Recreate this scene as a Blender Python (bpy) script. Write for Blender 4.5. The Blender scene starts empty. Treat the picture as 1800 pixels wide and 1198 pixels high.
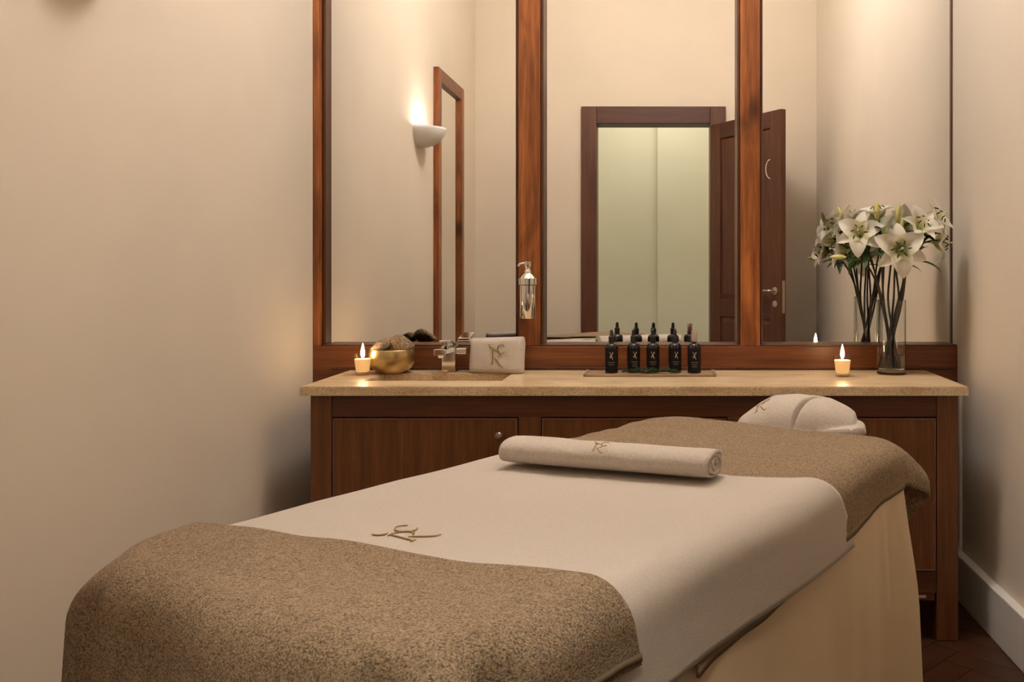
import bpy, bmesh, math, random
from mathutils import Vector, Matrix, noise

random.seed(7)
SC = bpy.context.scene
COL = SC.collection
PI = math.pi

# ------------------------------------------------------------------ camera
CZ = 1.288          # eye height; the camera stands in the doorway looking along +Y
FPX = 1575.0        # focal length in pixels of an 1800 px wide frame
cam = bpy.data.cameras.new('camera')
cam.sensor_width = 36.0
cam.lens = FPX / 1800.0 * 36.0
cam.shift_x = -(1156 - 900) / 1800.0
cam.shift_y = (470 - 599) / 1800.0
cam.clip_start = 0.02
cam_o = bpy.data.objects.new('camera', cam)
COL.objects.link(cam_o)
cam_o.location = (0, 0, CZ)
cam_o.rotation_euler = (PI / 2, 0, 0)
SC.camera = cam_o

# ------------------------------------------------------------------ world, exposure
w = bpy.data.worlds.new('world')
SC.world = w
w.use_nodes = True
w.node_tree.nodes['Background'].inputs[0].default_value = (0.9, 0.75, 0.6, 1)
w.node_tree.nodes['Background'].inputs[1].default_value = 0.05
SC.view_settings.view_transform = 'Standard'
SC.view_settings.look = 'None'
SC.view_settings.gamma = 1.0
SC.view_settings.use_curve_mapping = False
SC.view_settings.exposure = 0.14
SC.cycles.max_bounces = 10
SC.cycles.diffuse_bounces = 5
SC.cycles.glossy_bounces = 4
SC.cycles.transmission_bounces = 8
SC.cycles.caustics_reflective = False
SC.cycles.caustics_refractive = False

# light levels (the lamps themselves are built below with their fittings)
FILL_W = 75.0  # added fill globe, never in view
SCONCE_W = 6.5
HALL_W = 39.0
CANDLE_W = 0.55


# ------------------------------------------------------------------ helpers
def mat(name, base=(0.8, 0.8, 0.8), rough=0.6, metal=0.0, spec=0.5, **kw):
    m = bpy.data.materials.new(name)
    m.use_nodes = True
    b = m.node_tree.nodes['Principled BSDF']
    b.inputs['Base Color'].default_value = (*base, 1)
    b.inputs['Roughness'].default_value = rough
    b.inputs['Metallic'].default_value = metal
    b.inputs['Specular IOR Level'].default_value = spec
    for k, v in kw.items():
        b.inputs[k].default_value = v
    return m


def N(m, t, **inp):
    n = m.node_tree.nodes.new(t)
    for k, v in inp.items():
        if k in n.inputs:
            n.inputs[k].default_value = v
        else:
            setattr(n, k, v)
    return n


def L(m, a, b):
    m.node_tree.links.new(a, b)


def bsdf(m):
    return m.node_tree.nodes['Principled BSDF']


def ramp(m, stops):
    r = N(m, 'ShaderNodeValToRGB')
    e = r.color_ramp.elements
    while len(e) < len(stops):
        e.new(0.5)
    for i, (p, c) in enumerate(stops):
        e[i].position = p
        e[i].color = (*c, 1)
    return r


def coords(m, scale=(1, 1, 1), rot=(0, 0, 0), rnd=0.0):
    tc = N(m, 'ShaderNodeTexCoord')
    mp = N(m, 'ShaderNodeMapping')
    mp.inputs['Scale'].default_value = scale
    mp.inputs['Rotation'].default_value = rot
    if rnd:
        oi = N(m, 'ShaderNodeObjectInfo')
        mu = N(m, 'ShaderNodeVectorMath', operation='SCALE')
        mu.inputs[0].default_value = (rnd, rnd * 1.7, rnd * 2.3)
        L(m, oi.outputs['Random'], mu.inputs['Scale'])
        L(m, mu.outputs[0], mp.inputs['Location'])
    L(m, tc.outputs['Object'], mp.inputs['Vector'])
    return mp.outputs['Vector']


def bump(m, height, strength=0.3, dist=0.002):
    b = N(m, 'ShaderNodeBump')
    b.inputs['Strength'].default_value = strength
    b.inputs['Distance'].default_value = dist
    L(m, height, b.inputs['Height'])
    L(m, b.outputs[0], bsdf(m).inputs['Normal'])
    return b


def plaster(name, base, var=0.04):
    m = mat(name, base, 0.85, spec=0.25)
    v = coords(m, (1, 1, 1))
    n = N(m, 'ShaderNodeTexNoise', Scale=1.3, Detail=3.0)
    L(m, v, n.inputs['Vector'])
    r = ramp(m, [(0.3, tuple(c * (1 - var) for c in base)), (0.7, tuple(min(1, c * (1 + var)) for c in base))])
    L(m, n.outputs['Fac'], r.inputs['Fac'])
    L(m, r.outputs[0], bsdf(m).inputs['Base Color'])
    f = N(m, 'ShaderNodeTexNoise', Scale=60.0, Detail=4.0)
    L(m, v, f.inputs['Vector'])
    bump(m, f.outputs['Fac'], 0.08, 0.002)
    return m


def wood(name, dark, mid, light, axis='z', scale=1.0, rough=0.38, knots=False, rnd=3.0):
    """stained timber, grain running along the given object axis"""
    m = mat(name, mid, rough, spec=0.45)
    st = {'x': (0.7, 14, 14), 'y': (14, 0.7, 14), 'z': (14, 14, 0.7)}[axis]
    v = coords(m, tuple(s * scale for s in st), rnd=rnd)
    n1 = N(m, 'ShaderNodeTexNoise', Scale=1.6, Detail=6.0, Roughness=0.62, Distortion=0.5)
    L(m, v, n1.inputs['Vector'])
    n2 = N(m, 'ShaderNodeTexNoise', Scale=9.0, Detail=3.0, Roughness=0.6)
    L(m, v, n2.inputs['Vector'])
    mx = N(m, 'ShaderNodeMix', data_type='FLOAT')
    mx.inputs[0].default_value = 0.35
    L(m, n1.outputs['Fac'], mx.inputs[2])
    L(m, n2.outputs['Fac'], mx.inputs[3])
    r = ramp(m, [(0.33, dark), (0.5, mid), (0.66, light)])
    L(m, mx.outputs[0], r.inputs['Fac'])
    out = r.outputs[0]
    if knots:
        kv = coords(m, {'x': (1.6, 7, 7), 'y': (7, 1.6, 7), 'z': (7, 7, 2.6)}[axis], rnd=rnd)
        vo = N(m, 'ShaderNodeTexVoronoi', Scale=0.85)
        L(m, kv, vo.inputs['Vector'])
        kr = ramp(m, [(0.0, (0.2, 0.18, 0.17)), (0.08, (0.4, 0.36, 0.34)), (0.17, (1, 1, 1))])
        L(m, vo.outputs['Distance'], kr.inputs['Fac'])
        # blotchy stain
        bn = N(m, 'ShaderNodeTexNoise', Scale=0.7, Detail=4.0, Distortion=1.5)
        L(m, kv, bn.inputs['Vector'])
        br = ramp(m, [(0.35, (0.62, 0.55, 0.5)), (0.62, (1.25, 1.2, 1.1))])
        L(m, bn.outputs['Fac'], br.inputs['Fac'])
        m1 = N(m, 'ShaderNodeMix', data_type='RGBA', blend_type='MULTIPLY')
        m1.inputs[0].default_value = 1.0
        L(m, out, m1.inputs[6]); L(m, kr.outputs[0], m1.inputs[7])
        m2 = N(m, 'ShaderNodeMix', data_type='RGBA', blend_type='MULTIPLY')
        m2.inputs[0].default_value = 1.0
        L(m, m1.outputs[2], m2.inputs[6]); L(m, br.outputs[0], m2.inputs[7])
        out = m2.outputs[2]
    L(m, out, bsdf(m).inputs['Base Color'])
    bump(m, mx.outputs[0], 0.12, 0.002)
    return m


def terry(name, base, var=0.10, size=420.0, strength=0.9, dist=0.004):
    m = mat(name, base, 0.95, spec=0.1)
    b = bsdf(m)
    b.inputs['Sheen Weight'].default_value = 0.25
    b.inputs['Sheen Roughness'].default_value = 0.6
    b.inputs['Sheen Tint'].default_value = (*[min(1, c * 1.3 + 0.1) for c in base], 1)
    v = coords(m)
    n = N(m, 'ShaderNodeTexNoise', Scale=size, Detail=2.0, Roughness=0.6)
    L(m, v, n.inputs['Vector'])
    n2 = N(m, 'ShaderNodeTexNoise', Scale=size * 0.33, Detail=2.0, Roughness=0.5)
    L(m, v, n2.inputs['Vector'])
    mx = N(m, 'ShaderNodeMix', data_type='FLOAT')
    mx.inputs[0].default_value = 0.22
    L(m, n.outputs['Fac'], mx.inputs[2]); L(m, n2.outputs['Fac'], mx.inputs[3])
    r = ramp(m, [(0.36, tuple(c * (1 - 2.2 * var) for c in base)), (0.5, base), (0.64, tuple(min(1, c * (1 + 1.6 * var)) for c in base))])
    L(m, mx.outputs[0], r.inputs['Fac'])
    L(m, r.outputs[0], b.inputs['Base Color'])
    bump(m, mx.outputs[0], strength, dist)
    return m


def new_obj(name, me, parent=None, loc=None, smooth=False):
    o = bpy.data.objects.new(name, me)
    COL.objects.link(o)
    if parent is not None:
        o.parent = parent
    if loc is not None:
        o.location = loc
    if smooth:
        for p in me.polygons:
            p.use_smooth = True
    return o


def from_bm(name, bm, material, parent=None, loc=None, smooth=False):
    me = bpy.data.meshes.new(name)
    bmesh.ops.recalc_face_normals(bm, faces=bm.faces)
    bm.to_mesh(me)
    bm.free()
    for x in (material if isinstance(material, (list, tuple)) else [material]):
        me.materials.append(x)
    return new_obj(name, me, parent, loc, smooth)


def from_data(name, verts, faces, material, parent=None, loc=None, smooth=True, mats=None):
    me = bpy.data.meshes.new(name)
    me.from_pydata([tuple(v) for v in verts], [], faces)
    for x in (material if isinstance(material, (list, tuple)) else [material]):
        me.materials.append(x)
    if mats:
        for p, i in zip(me.polygons, mats):
            p.material_index = i
    me.update()
    return new_obj(name, me, parent, loc, smooth)


def bm_box(bm, x0, x1, y0, y1, z0, z1):
    vs = [bm.verts.new(p) for p in ((x0, y0, z0), (x1, y0, z0), (x1, y1, z0), (x0, y1, z0),
                                    (x0, y0, z1), (x1, y0, z1), (x1, y1, z1), (x0, y1, z1))]
    return [bm.faces.new([vs[i] for i in f]) for f in
            ((0, 3, 2, 1), (4, 5, 6, 7), (0, 1, 5, 4), (1, 2, 6, 5), (2, 3, 7, 6), (3, 0, 4, 7))]


def box(name, x0, x1, y0, y1, z0, z1, material, parent=None, bevel=0.0, seg=2, loc=None):
    bm = bmesh.new()
    bm_box(bm, x0, x1, y0, y1, z0, z1)
    if bevel:
        bmesh.ops.bevel(bm, geom=bm.edges[:], offset=bevel, segments=seg, affect='EDGES', profile=0.5)
    return from_bm(name, bm, material, parent, loc)


def lathe_data(profile, seg=32, cap0=True, cap1=True):
    vs, fs = [], []
    for r, z in profile:
        for k in range(seg):
            a = 2 * PI * k / seg
            vs.append((r * math.cos(a), r * math.sin(a), z))
    n = len(profile)
    for i in range(n - 1):
        for k in range(seg):
            k2 = (k + 1) % seg
            fs.append((i * seg + k, i * seg + k2, (i + 1) * seg + k2, (i + 1) * seg + k))
    if cap0:
        fs.append(tuple(range(seg - 1, -1, -1)))
    if cap1:
        fs.append(tuple((n - 1) * seg + k for k in range(seg)))
    return vs, fs


def lathe(name, profile, material, parent=None, loc=None, seg=32, cap0=True, cap1=True, auto=35):
    vs, fs = lathe_data(profile, seg, cap0, cap1)
    o = from_data(name, vs, fs, material, parent, loc)
    sharp(o, auto)
    return o


def sharp(o, deg):
    o.data.set_sharp_from_angle(angle=math.radians(deg))


def frame_for(t):
    t = t.normalized()
    up = Vector((0, 0, 1)) if abs(t.z) < 0.9 else Vector((1, 0, 0))
    a = t.cross(up).normalized()
    return a, a.cross(t).normalized()


def tube_data(pts, rad, seg=8):
    pts = [Vector(p) for p in pts]
    vs, fs = [], []
    for i, p in enumerate(pts):
        t = pts[min(i + 1, len(pts) - 1)] - pts[max(i - 1, 0)]
        a, b = frame_for(t)
        r = rad[i] if isinstance(rad, (list, tuple)) else rad
        for k in range(seg):
            g = 2 * PI * k / seg
            vs.append(p + a * (r * math.cos(g)) + b * (r * math.sin(g)))
    for i in range(len(pts) - 1):
        for k in range(seg):
            k2 = (k + 1) % seg
            fs.append((i * seg + k, i * seg + k2, (i + 1) * seg + k2, (i + 1) * seg + k))
    fs.append(tuple(range(seg - 1, -1, -1)))
    fs.append(tuple((len(pts) - 1) * seg + k for k in range(seg)))
    return vs, fs


def tube(name, pts, rad, material, parent=None, seg=8, loc=None):
    vs, fs = tube_data(pts, rad, seg)
    return from_data(name, vs, fs, material, parent, loc)


def thing(name, label, cat, loc=(0, 0, 0), rotz=0.0, group=None):
    o = bpy.data.objects.new(name, None)
    o.empty_display_size = 0.05
    COL.objects.link(o)
    o.location = loc
    o.rotation_euler = (0, 0, rotz)
    return tag(o, label, cat, group)


def tag(o, label, cat, group=None):
    o['label'] = label
    o['category'] = cat
    if group:
        o['group'] = group
    return o


def struct(o, label=None):
    o['kind'] = 'structure'
    if label:
        o['label'] = label
    return o


def spline(pts, n):
    """Catmull-Rom through pts (tuples of any size)"""
    out = []
    P = [pts[0]] + list(pts) + [pts[-1]]
    for i in range(1, len(P) - 2):
        for k in range(n):
            t = k / n
            out.append(tuple(0.5 * (2 * b + (c - a) * t + (2 * a - 5 * b + 4 * c - d) * t * t + (3 * b - a - 3 * c + d) * t ** 3)
                             for a, b, c, d in zip(P[i - 1], P[i], P[i + 1], P[i + 2])))
    out.append(tuple(pts[-1]))
    return out


def sstep(a, b, x):
    t = max(0.0, min(1.0, (x - a) / (b - a)))
    return t * t * (3 - 2 * t)


# ------------------------------------------------------------------ materials
M_wall = plaster('cream_plaster', (0.79, 0.695, 0.575))
M_wallr = plaster('cream_plaster_side', (0.79, 0.70, 0.59))
M_ceil = plaster('ceiling_white', (0.86, 0.83, 0.79))
M_hall = plaster('sage_plaster', (0.71, 0.675, 0.545))
M_white = mat('white_gloss_paint', (0.90, 0.87, 0.84), 0.3)
M_pine = wood('stained_pine_upright', (0.125, 0.036, 0.010), (0.255, 0.082, 0.022), (0.42, 0.155, 0.045), 'z', knots=True)
M_pine_x = wood('stained_pine_rail', (0.085, 0.024, 0.008), (0.165, 0.050, 0.015), (0.25, 0.085, 0.026), 'x', knots=False)
M_pine_d = wood('stained_pine_trim', (0.045, 0.013, 0.006), (0.085, 0.026, 0.010), (0.15, 0.05, 0.018), 'z')
M_mahog = wood('mahogany_upright', (0.095, 0.033, 0.009), (0.160, 0.057, 0.017), (0.225, 0.086, 0.027), 'z', scale=1.6, rough=0.42)
M_mahog_x = wood('mahogany_rail', (0.060, 0.019, 0.008), (0.100, 0.032, 0.012), (0.140, 0.047, 0.018), 'x', scale=1.3, rough=0.42)
M_door = wood('door_mahogany', (0.060, 0.020, 0.011), (0.105, 0.036, 0.018), (0.15, 0.054, 0.026), 'z', scale=1.0, rough=0.45)
M_doorx = wood('door_mahogany_head', (0.050, 0.017, 0.011), (0.080, 0.027, 0.016), (0.11, 0.038, 0.02), 'x', scale=1.0, rough=0.45)
M_edge = mat('door_edge_bead', (0.20, 0.10, 0.065), 0.5)
M_gap = mat('shadow_gap', (0.012, 0.006, 0.004), 0.8)
M_plank = wood('parquet', (0.030, 0.011, 0.005), (0.055, 0.020, 0.009), (0.095, 0.036, 0.014), 'x', scale=1.2, rough=0.35, rnd=9.0)
M_sub = mat('subfloor', (0.02, 0.01, 0.006), 0.8)
M_mirror = mat('mirror_silver', (0.90, 0.895, 0.875), 0.0, 1.0)
M_chrome = mat('chrome', (0.80, 0.79, 0.78), 0.07, 1.0)
M_steel = mat('brushed_steel', (0.62, 0.58, 0.52), 0.28, 1.0)
M_brassplate = mat('nickel_plate', (0.58, 0.48, 0.36), 0.35, 1.0)
M_taupe = terry('taupe_terry', (0.32, 0.232, 0.150), 0.27, 300, 1.0, 0.005)
M_taupe_hem = mat('taupe_hem', (0.25, 0.185, 0.12), 0.9, spec=0.1)
M_whiteT = terry('white_terry', (0.60, 0.535, 0.475), 0.035, 420, 0.45, 0.0025)
M_whiteT2 = terry('white_terry_fluffy', (0.62, 0.55, 0.485), 0.05, 300, 0.7, 0.003)
M_gold = mat('gold_thread', (0.34, 0.20, 0.055), 0.5, spec=0.4)
M_cover = mat('beige_linen', (0.83, 0.66, 0.455), 0.85, spec=0.15)
_v = coords(M_cover)
_n = N(M_cover, 'ShaderNodeTexNoise', Scale=500.0, Detail=2.0)
L(M_cover, _v, _n.inputs['Vector'])
bump(M_cover, _n.outputs['Fac'], 0.15, 0.001)
M_vinyl = mat('table_vinyl', (0.55, 0.45, 0.34), 0.5)
M_beech = wood('beech_legs', (0.35, 0.2, 0.1), (0.45, 0.27, 0.14), (0.55, 0.35, 0.2), 'z')

# limestone worktop
M_stone = mat('limestone', (0.5, 0.38, 0.22), 0.35, spec=0.45)
_v = coords(M_stone, (1, 3, 3))
_n = N(M_stone, 'ShaderNodeTexNoise', Scale=5.0, Detail=6.0, Roughness=0.6, Distortion=0.7)
L(M_stone, _v, _n.inputs['Vector'])
_r = ramp(M_stone, [(0.3, (0.53, 0.37, 0.205)), (0.5, (0.70, 0.525, 0.325)), (0.7, (0.80, 0.64, 0.43))])
L(M_stone, _n.outputs['Fac'], _r.inputs['Fac'])
_v2 = coords(M_stone)
_s = N(M_stone, 'ShaderNodeTexNoise', Scale=190.0, Detail=3.0, Roughness=0.7)
L(M_stone, _v2, _s.inputs['Vector'])
_r2 = ramp(M_stone, [(0.36, (0.50, 0.45, 0.42)), (0.50, (1, 1, 1)), (0.68, (1.12, 1.1, 1.05))])
L(M_stone, _s.outputs['Fac'], _r2.inputs['Fac'])
_m = N(M_stone, 'ShaderNodeMix', data_type='RGBA', blend_type='MULTIPLY')
_m.inputs[0].default_value = 0.75
L(M_stone, _r.outputs[0], _m.inputs[6]); L(M_stone, _r2.outputs[0], _m.inputs[7])
L(M_stone, _m.outputs[2], bsdf(M_stone).inputs['Base Color'])
bump(M_stone, _s.outputs['Fac'], 0.12, 0.001)

M_glass = mat('clear_glass', (0.97, 0.98, 0.97), 0.0, **{'Transmission Weight': 1.0, 'IOR': 1.45})
M_water = mat('water', (0.93, 0.95, 0.88), 0.0, **{'Transmission Weight': 1.0, 'IOR': 1.33})
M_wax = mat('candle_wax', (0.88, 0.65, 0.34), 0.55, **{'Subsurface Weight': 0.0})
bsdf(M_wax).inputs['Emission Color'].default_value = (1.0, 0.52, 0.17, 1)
bsdf(M_wax).inputs['Emission Strength'].default_value = 0.55  # emission stands in for flame light glowing through the wax
M_thin = mat('thin_glass', (1, 1, 1), 0.02)
_tp = N(M_thin, 'ShaderNodeBsdfTransparent')
_tp.inputs[0].default_value = (0.96, 0.95, 0.93, 1)
_gl = N(M_thin, 'ShaderNodeBsdfGlossy')
_gl.inputs['Roughness'].default_value = 0.02
_lw = N(M_thin, 'ShaderNodeLayerWeight')
_lw.inputs['Blend'].default_value = 0.5
_pw = N(M_thin, 'ShaderNodeMath', operation='POWER')
_pw.inputs[1].default_value = 3.0
L(M_thin, _lw.outputs['Facing'], _pw.inputs[0])
_fr = N(M_thin, 'ShaderNodeMath', operation='MULTIPLY_ADD')
_fr.inputs[1].default_value = 0.45
_fr.inputs[2].default_value = 0.04
L(M_thin, _pw.outputs[0], _fr.inputs[0])
_ms = N(M_thin, 'ShaderNodeMixShader')
L(M_thin, _fr.outputs[0], _ms.inputs[0]); L(M_thin, _tp.outputs[0], _ms.inputs[1]); L(M_thin, _gl.outputs[0], _ms.inputs[2])
L(M_thin, _ms.outputs[0], M_thin.node_tree.nodes['Material Output'].inputs[0])
M_wick = mat('wick', (0.03, 0.02, 0.02), 0.9)
M_flame = mat('flame', (1, 0.8, 0.5), 0.5)
bsdf(M_flame).inputs['Emission Color'].default_value = (1.0, 0.66, 0.33, 1)
bsdf(M_flame).inputs['Emission Strength'].default_value = CANDLE_W / (PI * 0.0017)
M_brass = mat('hammered_brass', (0.56, 0.415, 0.195), 0.30, 1.0)
_v = coords(M_brass)
_n = N(M_brass, 'ShaderNodeTexVoronoi', Scale=55.0)
L(M_brass, _v, _n.inputs['Vector'])
bump(M_brass, _n.outputs['Distance'], 0.16, 0.002)
M_pumice = mat('rough_pumice', (0.33, 0.225, 0.135), 0.95, spec=0.1)
_v = coords(M_pumice, rnd=5.0)
_n = N(M_pumice, 'ShaderNodeTexNoise', Scale=130.0, Detail=4.0, Roughness=0.75)
L(M_pumice, _v, _n.inputs['Vector'])
_r = ramp(M_pumice, [(0.35, (0.13, 0.08, 0.045)), (0.5, (0.34, 0.235, 0.145)), (0.66, (0.55, 0.41, 0.27))])
L(M_pumice, _n.outputs['Fac'], _r.inputs['Fac'])
L(M_pumice, _r.outputs[0], bsdf(M_pumice).inputs['Base Color'])
bump(M_pumice, _n.outputs['Fac'], 0.9, 0.006)
M_black = mat('black_glass', (0.008, 0.006, 0.008), 0.12, spec=0.6)
M_label = mat('black_label', (0.007, 0.005, 0.006), 0.6, spec=0.2)
M_rubber = mat('black_rubber', (0.010, 0.008, 0.008), 0.5)
M_print = mat('gold_print', (0.62, 0.50, 0.32), 0.5)
M_printd = mat('grey_print', (0.12, 0.10, 0.09), 0.6)
M_clearcap = mat('rose_clear_plastic', (0.93, 0.72, 0.63), 0.15, **{'Transmission Weight': 0.6, 'IOR': 1.3})
M_tray = wood('tray_wood', (0.20, 0.12, 0.065), (0.31, 0.20, 0.115), (0.42, 0.29, 0.175), 'x', scale=1.5, rough=0.7)
M_sprig = mat('green_sprig', (0.035, 0.075, 0.018), 0.6)
M_petal = mat('lily_petal', (0.84, 0.79, 0.60), 0.55, spec=0.2, **{'Subsurface Weight': 0.0})
_tc = N(M_petal, 'ShaderNodeTexCoord')
_sx = N(M_petal, 'ShaderNodeSeparateXYZ')
L(M_petal, _tc.outputs['Object'], _sx.inputs[0])
_r = ramp(M_petal, [(0.0, (0.50, 0.52, 0.16)), (0.014, (0.78, 0.75, 0.45)), (0.034, (0.90, 0.865, 0.76))])
L(M_petal, _sx.outputs['X'], _r.inputs['Fac'])
L(M_petal, _r.outputs[0], bsdf(M_petal).inputs['Base Color'])
_tr = N(M_petal, 'ShaderNodeBsdfTranslucent')
L(M_petal, _r.outputs[0], _tr.inputs['Color'])
_ms = N(M_petal, 'ShaderNodeMixShader')
_ms.inputs[0].default_value = 0.3
L(M_petal, bsdf(M_petal).outputs[0], _ms.inputs[1]); L(M_petal, _tr.outputs[0], _ms.inputs[2])
L(M_petal, _ms.outputs[0], M_petal.node_tree.nodes['Material Output'].inputs[0])
M_bud = mat('lily_bud', (0.58, 0.55, 0.20), 0.55)
M_filament = mat('filament', (0.62, 0.66, 0.30), 0.5)
M_anther = mat('anther', (0.055, 0.018, 0.008), 0.8)
M_stem = mat('stem', (0.055, 0.038, 0.018), 0.6)
M_leaf = mat('lily_leaf', (0.040, 0.105, 0.022), 0.45)
M_plasterlamp = mat('sconce_plaster', (0.86, 0.83, 0.79), 0.7)
M_bulb = mat('frosted_bulb', (1, 1, 1), 0.5)
bsdf(M_bulb).inputs['Emission Color'].default_value = (1, 0.82, 0.62, 1)
bsdf(M_bulb).inputs['Emission Strength'].default_value = 3.0
M_fill = mat('opal_fill_glow', (0.9, 0.9, 0.88), 0.4)
bsdf(M_fill).inputs['Emission Color'].default_value = (1, 0.94, 0.885, 1)
bsdf(M_fill).inputs['Emission Strength'].default_value = FILL_W / (4 * PI * PI * 0.22 ** 2)
M_tag = mat('pink_sticker', (0.62, 0.33, 0.24), 0.6)

# ------------------------------------------------------------------ room shell
XL, XR = -1.375, 1.196     # side walls
YB = 3.70                  # wall behind the mirror
YM = 3.64                  # mirror plane
YW = 3.57                  # front of mirror timber, back edge of the worktop
YD = 0.535                 # room side of the door wall
YH = 0.385                 # hall side of the door wall
ZC = 3.95
HX0, HX1, HY = -1.6, 1.5, -1.75

struct(box('wall_back', XL - 0.12, XR + 0.12, YB, YB + 0.12, 0, ZC, M_wall))
struct(box('wall_left', XL - 0.12, XL, YH, YB, 0, ZC, M_wall))
struct(box('wall_right', XR, XR + 0.12, YH, YB, 0, ZC, M_wallr))
struct(box('ceiling', XL - 0.12, XR + 0.12, YH, YB + 0.12, ZC, ZC + 0.1, M_ceil))
OX0, OX1, OZ = -0.458, 0.395, 2.367
bm = bmesh.new()
bm_box(bm, XL, OX0 - 0.02, YH, YD, 0, ZC)
bm_box(bm, OX1 + 0.02, XR, YH, YD, 0, ZC)
bm_box(bm, OX0 - 0.02, OX1 + 0.02, YH, YD, OZ + 0.02, ZC)
struct(from_bm('wall_front', bm, M_wall))
# hall outside the door
struct(box('wall_hall_back', HX0 - 0.1, HX1 + 0.1, HY - 0.1, HY, 0, ZC, M_hall))
struct(box('wall_hall_pier', 0.0, HX1, HY, HY + 0.22, 0, ZC, M_hall))
struct(box('wall_hall_left', HX0 - 0.1, HX0, HY, YH, 0, ZC, M_hall))
struct(box('wall_hall_right', HX1, HX1 + 0.1, HY, YH, 0, ZC, M_hall))
bm = bmesh.new()
bm_box(bm, HX0, OX0 - 0.02, YH - 0.02, YH, 0, ZC)
bm_box(bm, OX1 + 0.02, HX1, YH - 0.02, YH, 0, ZC)
bm_box(bm, OX0 - 0.02, OX1 + 0.02, YH - 0.02, YH, OZ + 0.02, ZC)
struct(from_bm('wall_hall_front', bm, M_hall))
struct(box('ceiling_hall', HX0 - 0.1, HX1 + 0.1, HY - 0.1, YH, ZC, ZC + 0.1, M_ceil))
struct(box('floor_hall', HX0 - 0.1, HX1 + 0.1, HY - 0.1, YH, -0.1, 0, M_sub))

# parquet: herringbone planks, each its own piece
floor = struct(box('floor', XL - 0.12, XR + 0.12, YH, YB + 0.12, -0.1, -0.012, M_sub))
PW, PL, G = 0.095, 0.475, 0.0015


def plank_poly(cx, cy, ang):
    c, s = math.cos(ang), math.sin(ang)
    hx, hy = PL / 2 - G, PW / 2 - G
    return [(cx + x * c - y * s, cy + x * s + y * c) for x, y in ((-hx, -hy), (hx, -hy), (hx, hy), (-hx, hy))]


def clip(poly, ax, val, keep_less):
    out = []
    for i in range(len(poly)):
        a, b = poly[i], poly[(i + 1) % len(poly)]
        ia = (a[ax] <= val) if keep_less else (a[ax] >= val)
        ib = (b[ax] <= val) if keep_less else (b[ax] >= val)
        if ia:
            out.append(a)
        if ia != ib:
            t = (val - a[ax]) / (b[ax] - a[ax])
            out.append((a[0] + (b[0] - a[0]) * t, a[1] + (b[1] - a[1]) * t))
    return out


def plank_mesh(poly, z0, z1):
    n = len(poly)
    vs = [(x, y, z0) for x, y in poly] + [(x, y, z1) for x, y in poly]
    fs = [tuple(range(n - 1, -1, -1)), tuple(range(n, 2 * n))]
    fs += [(i, (i + 1) % n, n + (i + 1) % n, n + i) for i in range(n)]
    return vs, fs


_me = bpy.data.meshes.new('plank')
_vs, _fs = plank_mesh([(-PL / 2 + G, -PW / 2 + G), (PL / 2 - G, -PW / 2 + G), (PL / 2 - G, PW / 2 - G), (-PL / 2 + G, PW / 2 - G)], -0.012, 0.0)
_me.from_pydata(_vs, [], _fs)
_me.materials.append(M_plank)
R45 = PI / 4
c45 = math.cos(R45)
x0, x1, y0, y1 = XL, XR, YH, YB
for i in range(-30, 31):
    for j in range(-6, 7):
        for kind in (0, 1):
            # herringbone lattice in the rotated frame: steps (W, W) and (L, -L)
            bx = i * PW + j * PL
            by = i * PW - j * PL
            if kind == 0:
                lx, ly, a = bx + PL / 2, by + PW / 2, 0.0
            else:
                lx, ly, a = bx - PW / 2 + 0.0, by + PL / 2, PI / 2
            cx = lx * c45 - ly * c45
            cy = lx * c45 + ly * c45 + 2.0
            p = plank_poly(cx, cy, a + R45)
            if max(q[0] for q in p) < x0 or min(q[0] for q in p) > x1 or max(q[1] for q in p) < y0 or min(q[1] for q in p) > y1:
                continue
            inside = all(x0 <= q[0] <= x1 and y0 <= q[1] <= y1 for q in p)
            if inside:
                o = bpy.data.objects.new('plank', _me)
            else:
                loc = []
                for ax, val, less in ((0, x0, False), (0, x1, True), (1, y0, False), (1, y1, True)):
                    p = clip(p, ax, val, less)
                    if len(p) < 3:
                        break
                if len(p) < 3:
                    continue
                ca, sa = math.cos(-a - R45), math.sin(-a - R45)
                q = [((x - cx) * ca - (y - cy) * sa, (x - cx) * sa + (y - cy) * ca) for x, y in p]
                me = bpy.data.meshes.new('plank')
                _vs, _fs = plank_mesh(q, -0.012, 0.0)
                me.from_pydata(_vs, [], _fs)
                me.materials.append(M_plank)
                o = bpy.data.objects.new('plank', me)
            COL.objects.link(o)
            o.parent = floor
            o.location = (cx, cy, 0)
            o.rotation_euler = (0, 0, a + R45)

# skirting
struct(box('baseboard_right', XR - 0.036, XR, YD, YB - 0.03, 0, 0.178, M_white, bevel=0.004))
struct(box('baseboard_left', XL, XL + 0.02, YD, YB - 0.03, 0, 0.16, M_white, bevel=0.004))
struct(box('baseboard_back', XL, XR, YB - 0.03, YB, 0, 0.25, M_pine_x, bevel=0.004))
struct(box('trim_1', XR - 0.014, XR, YW - 0.06, YW - 0.035, 0.178, 0.80, M_white, bevel=0.004))

# door wall: casing, leaf
casing = struct(box('trim_2', OX0 - 0.116, OX0, YD, YD + 0.028, 0, OZ + 0.129, M_door, bevel=0.004))
struct(box('trim_3', OX1, OX1 + 0.116, YD, YD + 0.028, 0, OZ + 0.129, M_door, bevel=0.004))
struct(box('trim_4', OX0, OX1, YD, YD + 0.028, OZ, OZ + 0.129, M_doorx, bevel=0.004))
struct(box('trim_5', OX0 - 0.02, OX0, YH - 0.02, YD, 0, OZ, M_door))
struct(box('trim_6', OX1, OX1 + 0.02, YH - 0.02, YD, 0, OZ, M_door))
struct(box('trim_7', OX0 - 0.02, OX1 + 0.02, YH - 0.02, YD, OZ, OZ + 0.02, M_doorx))

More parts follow.
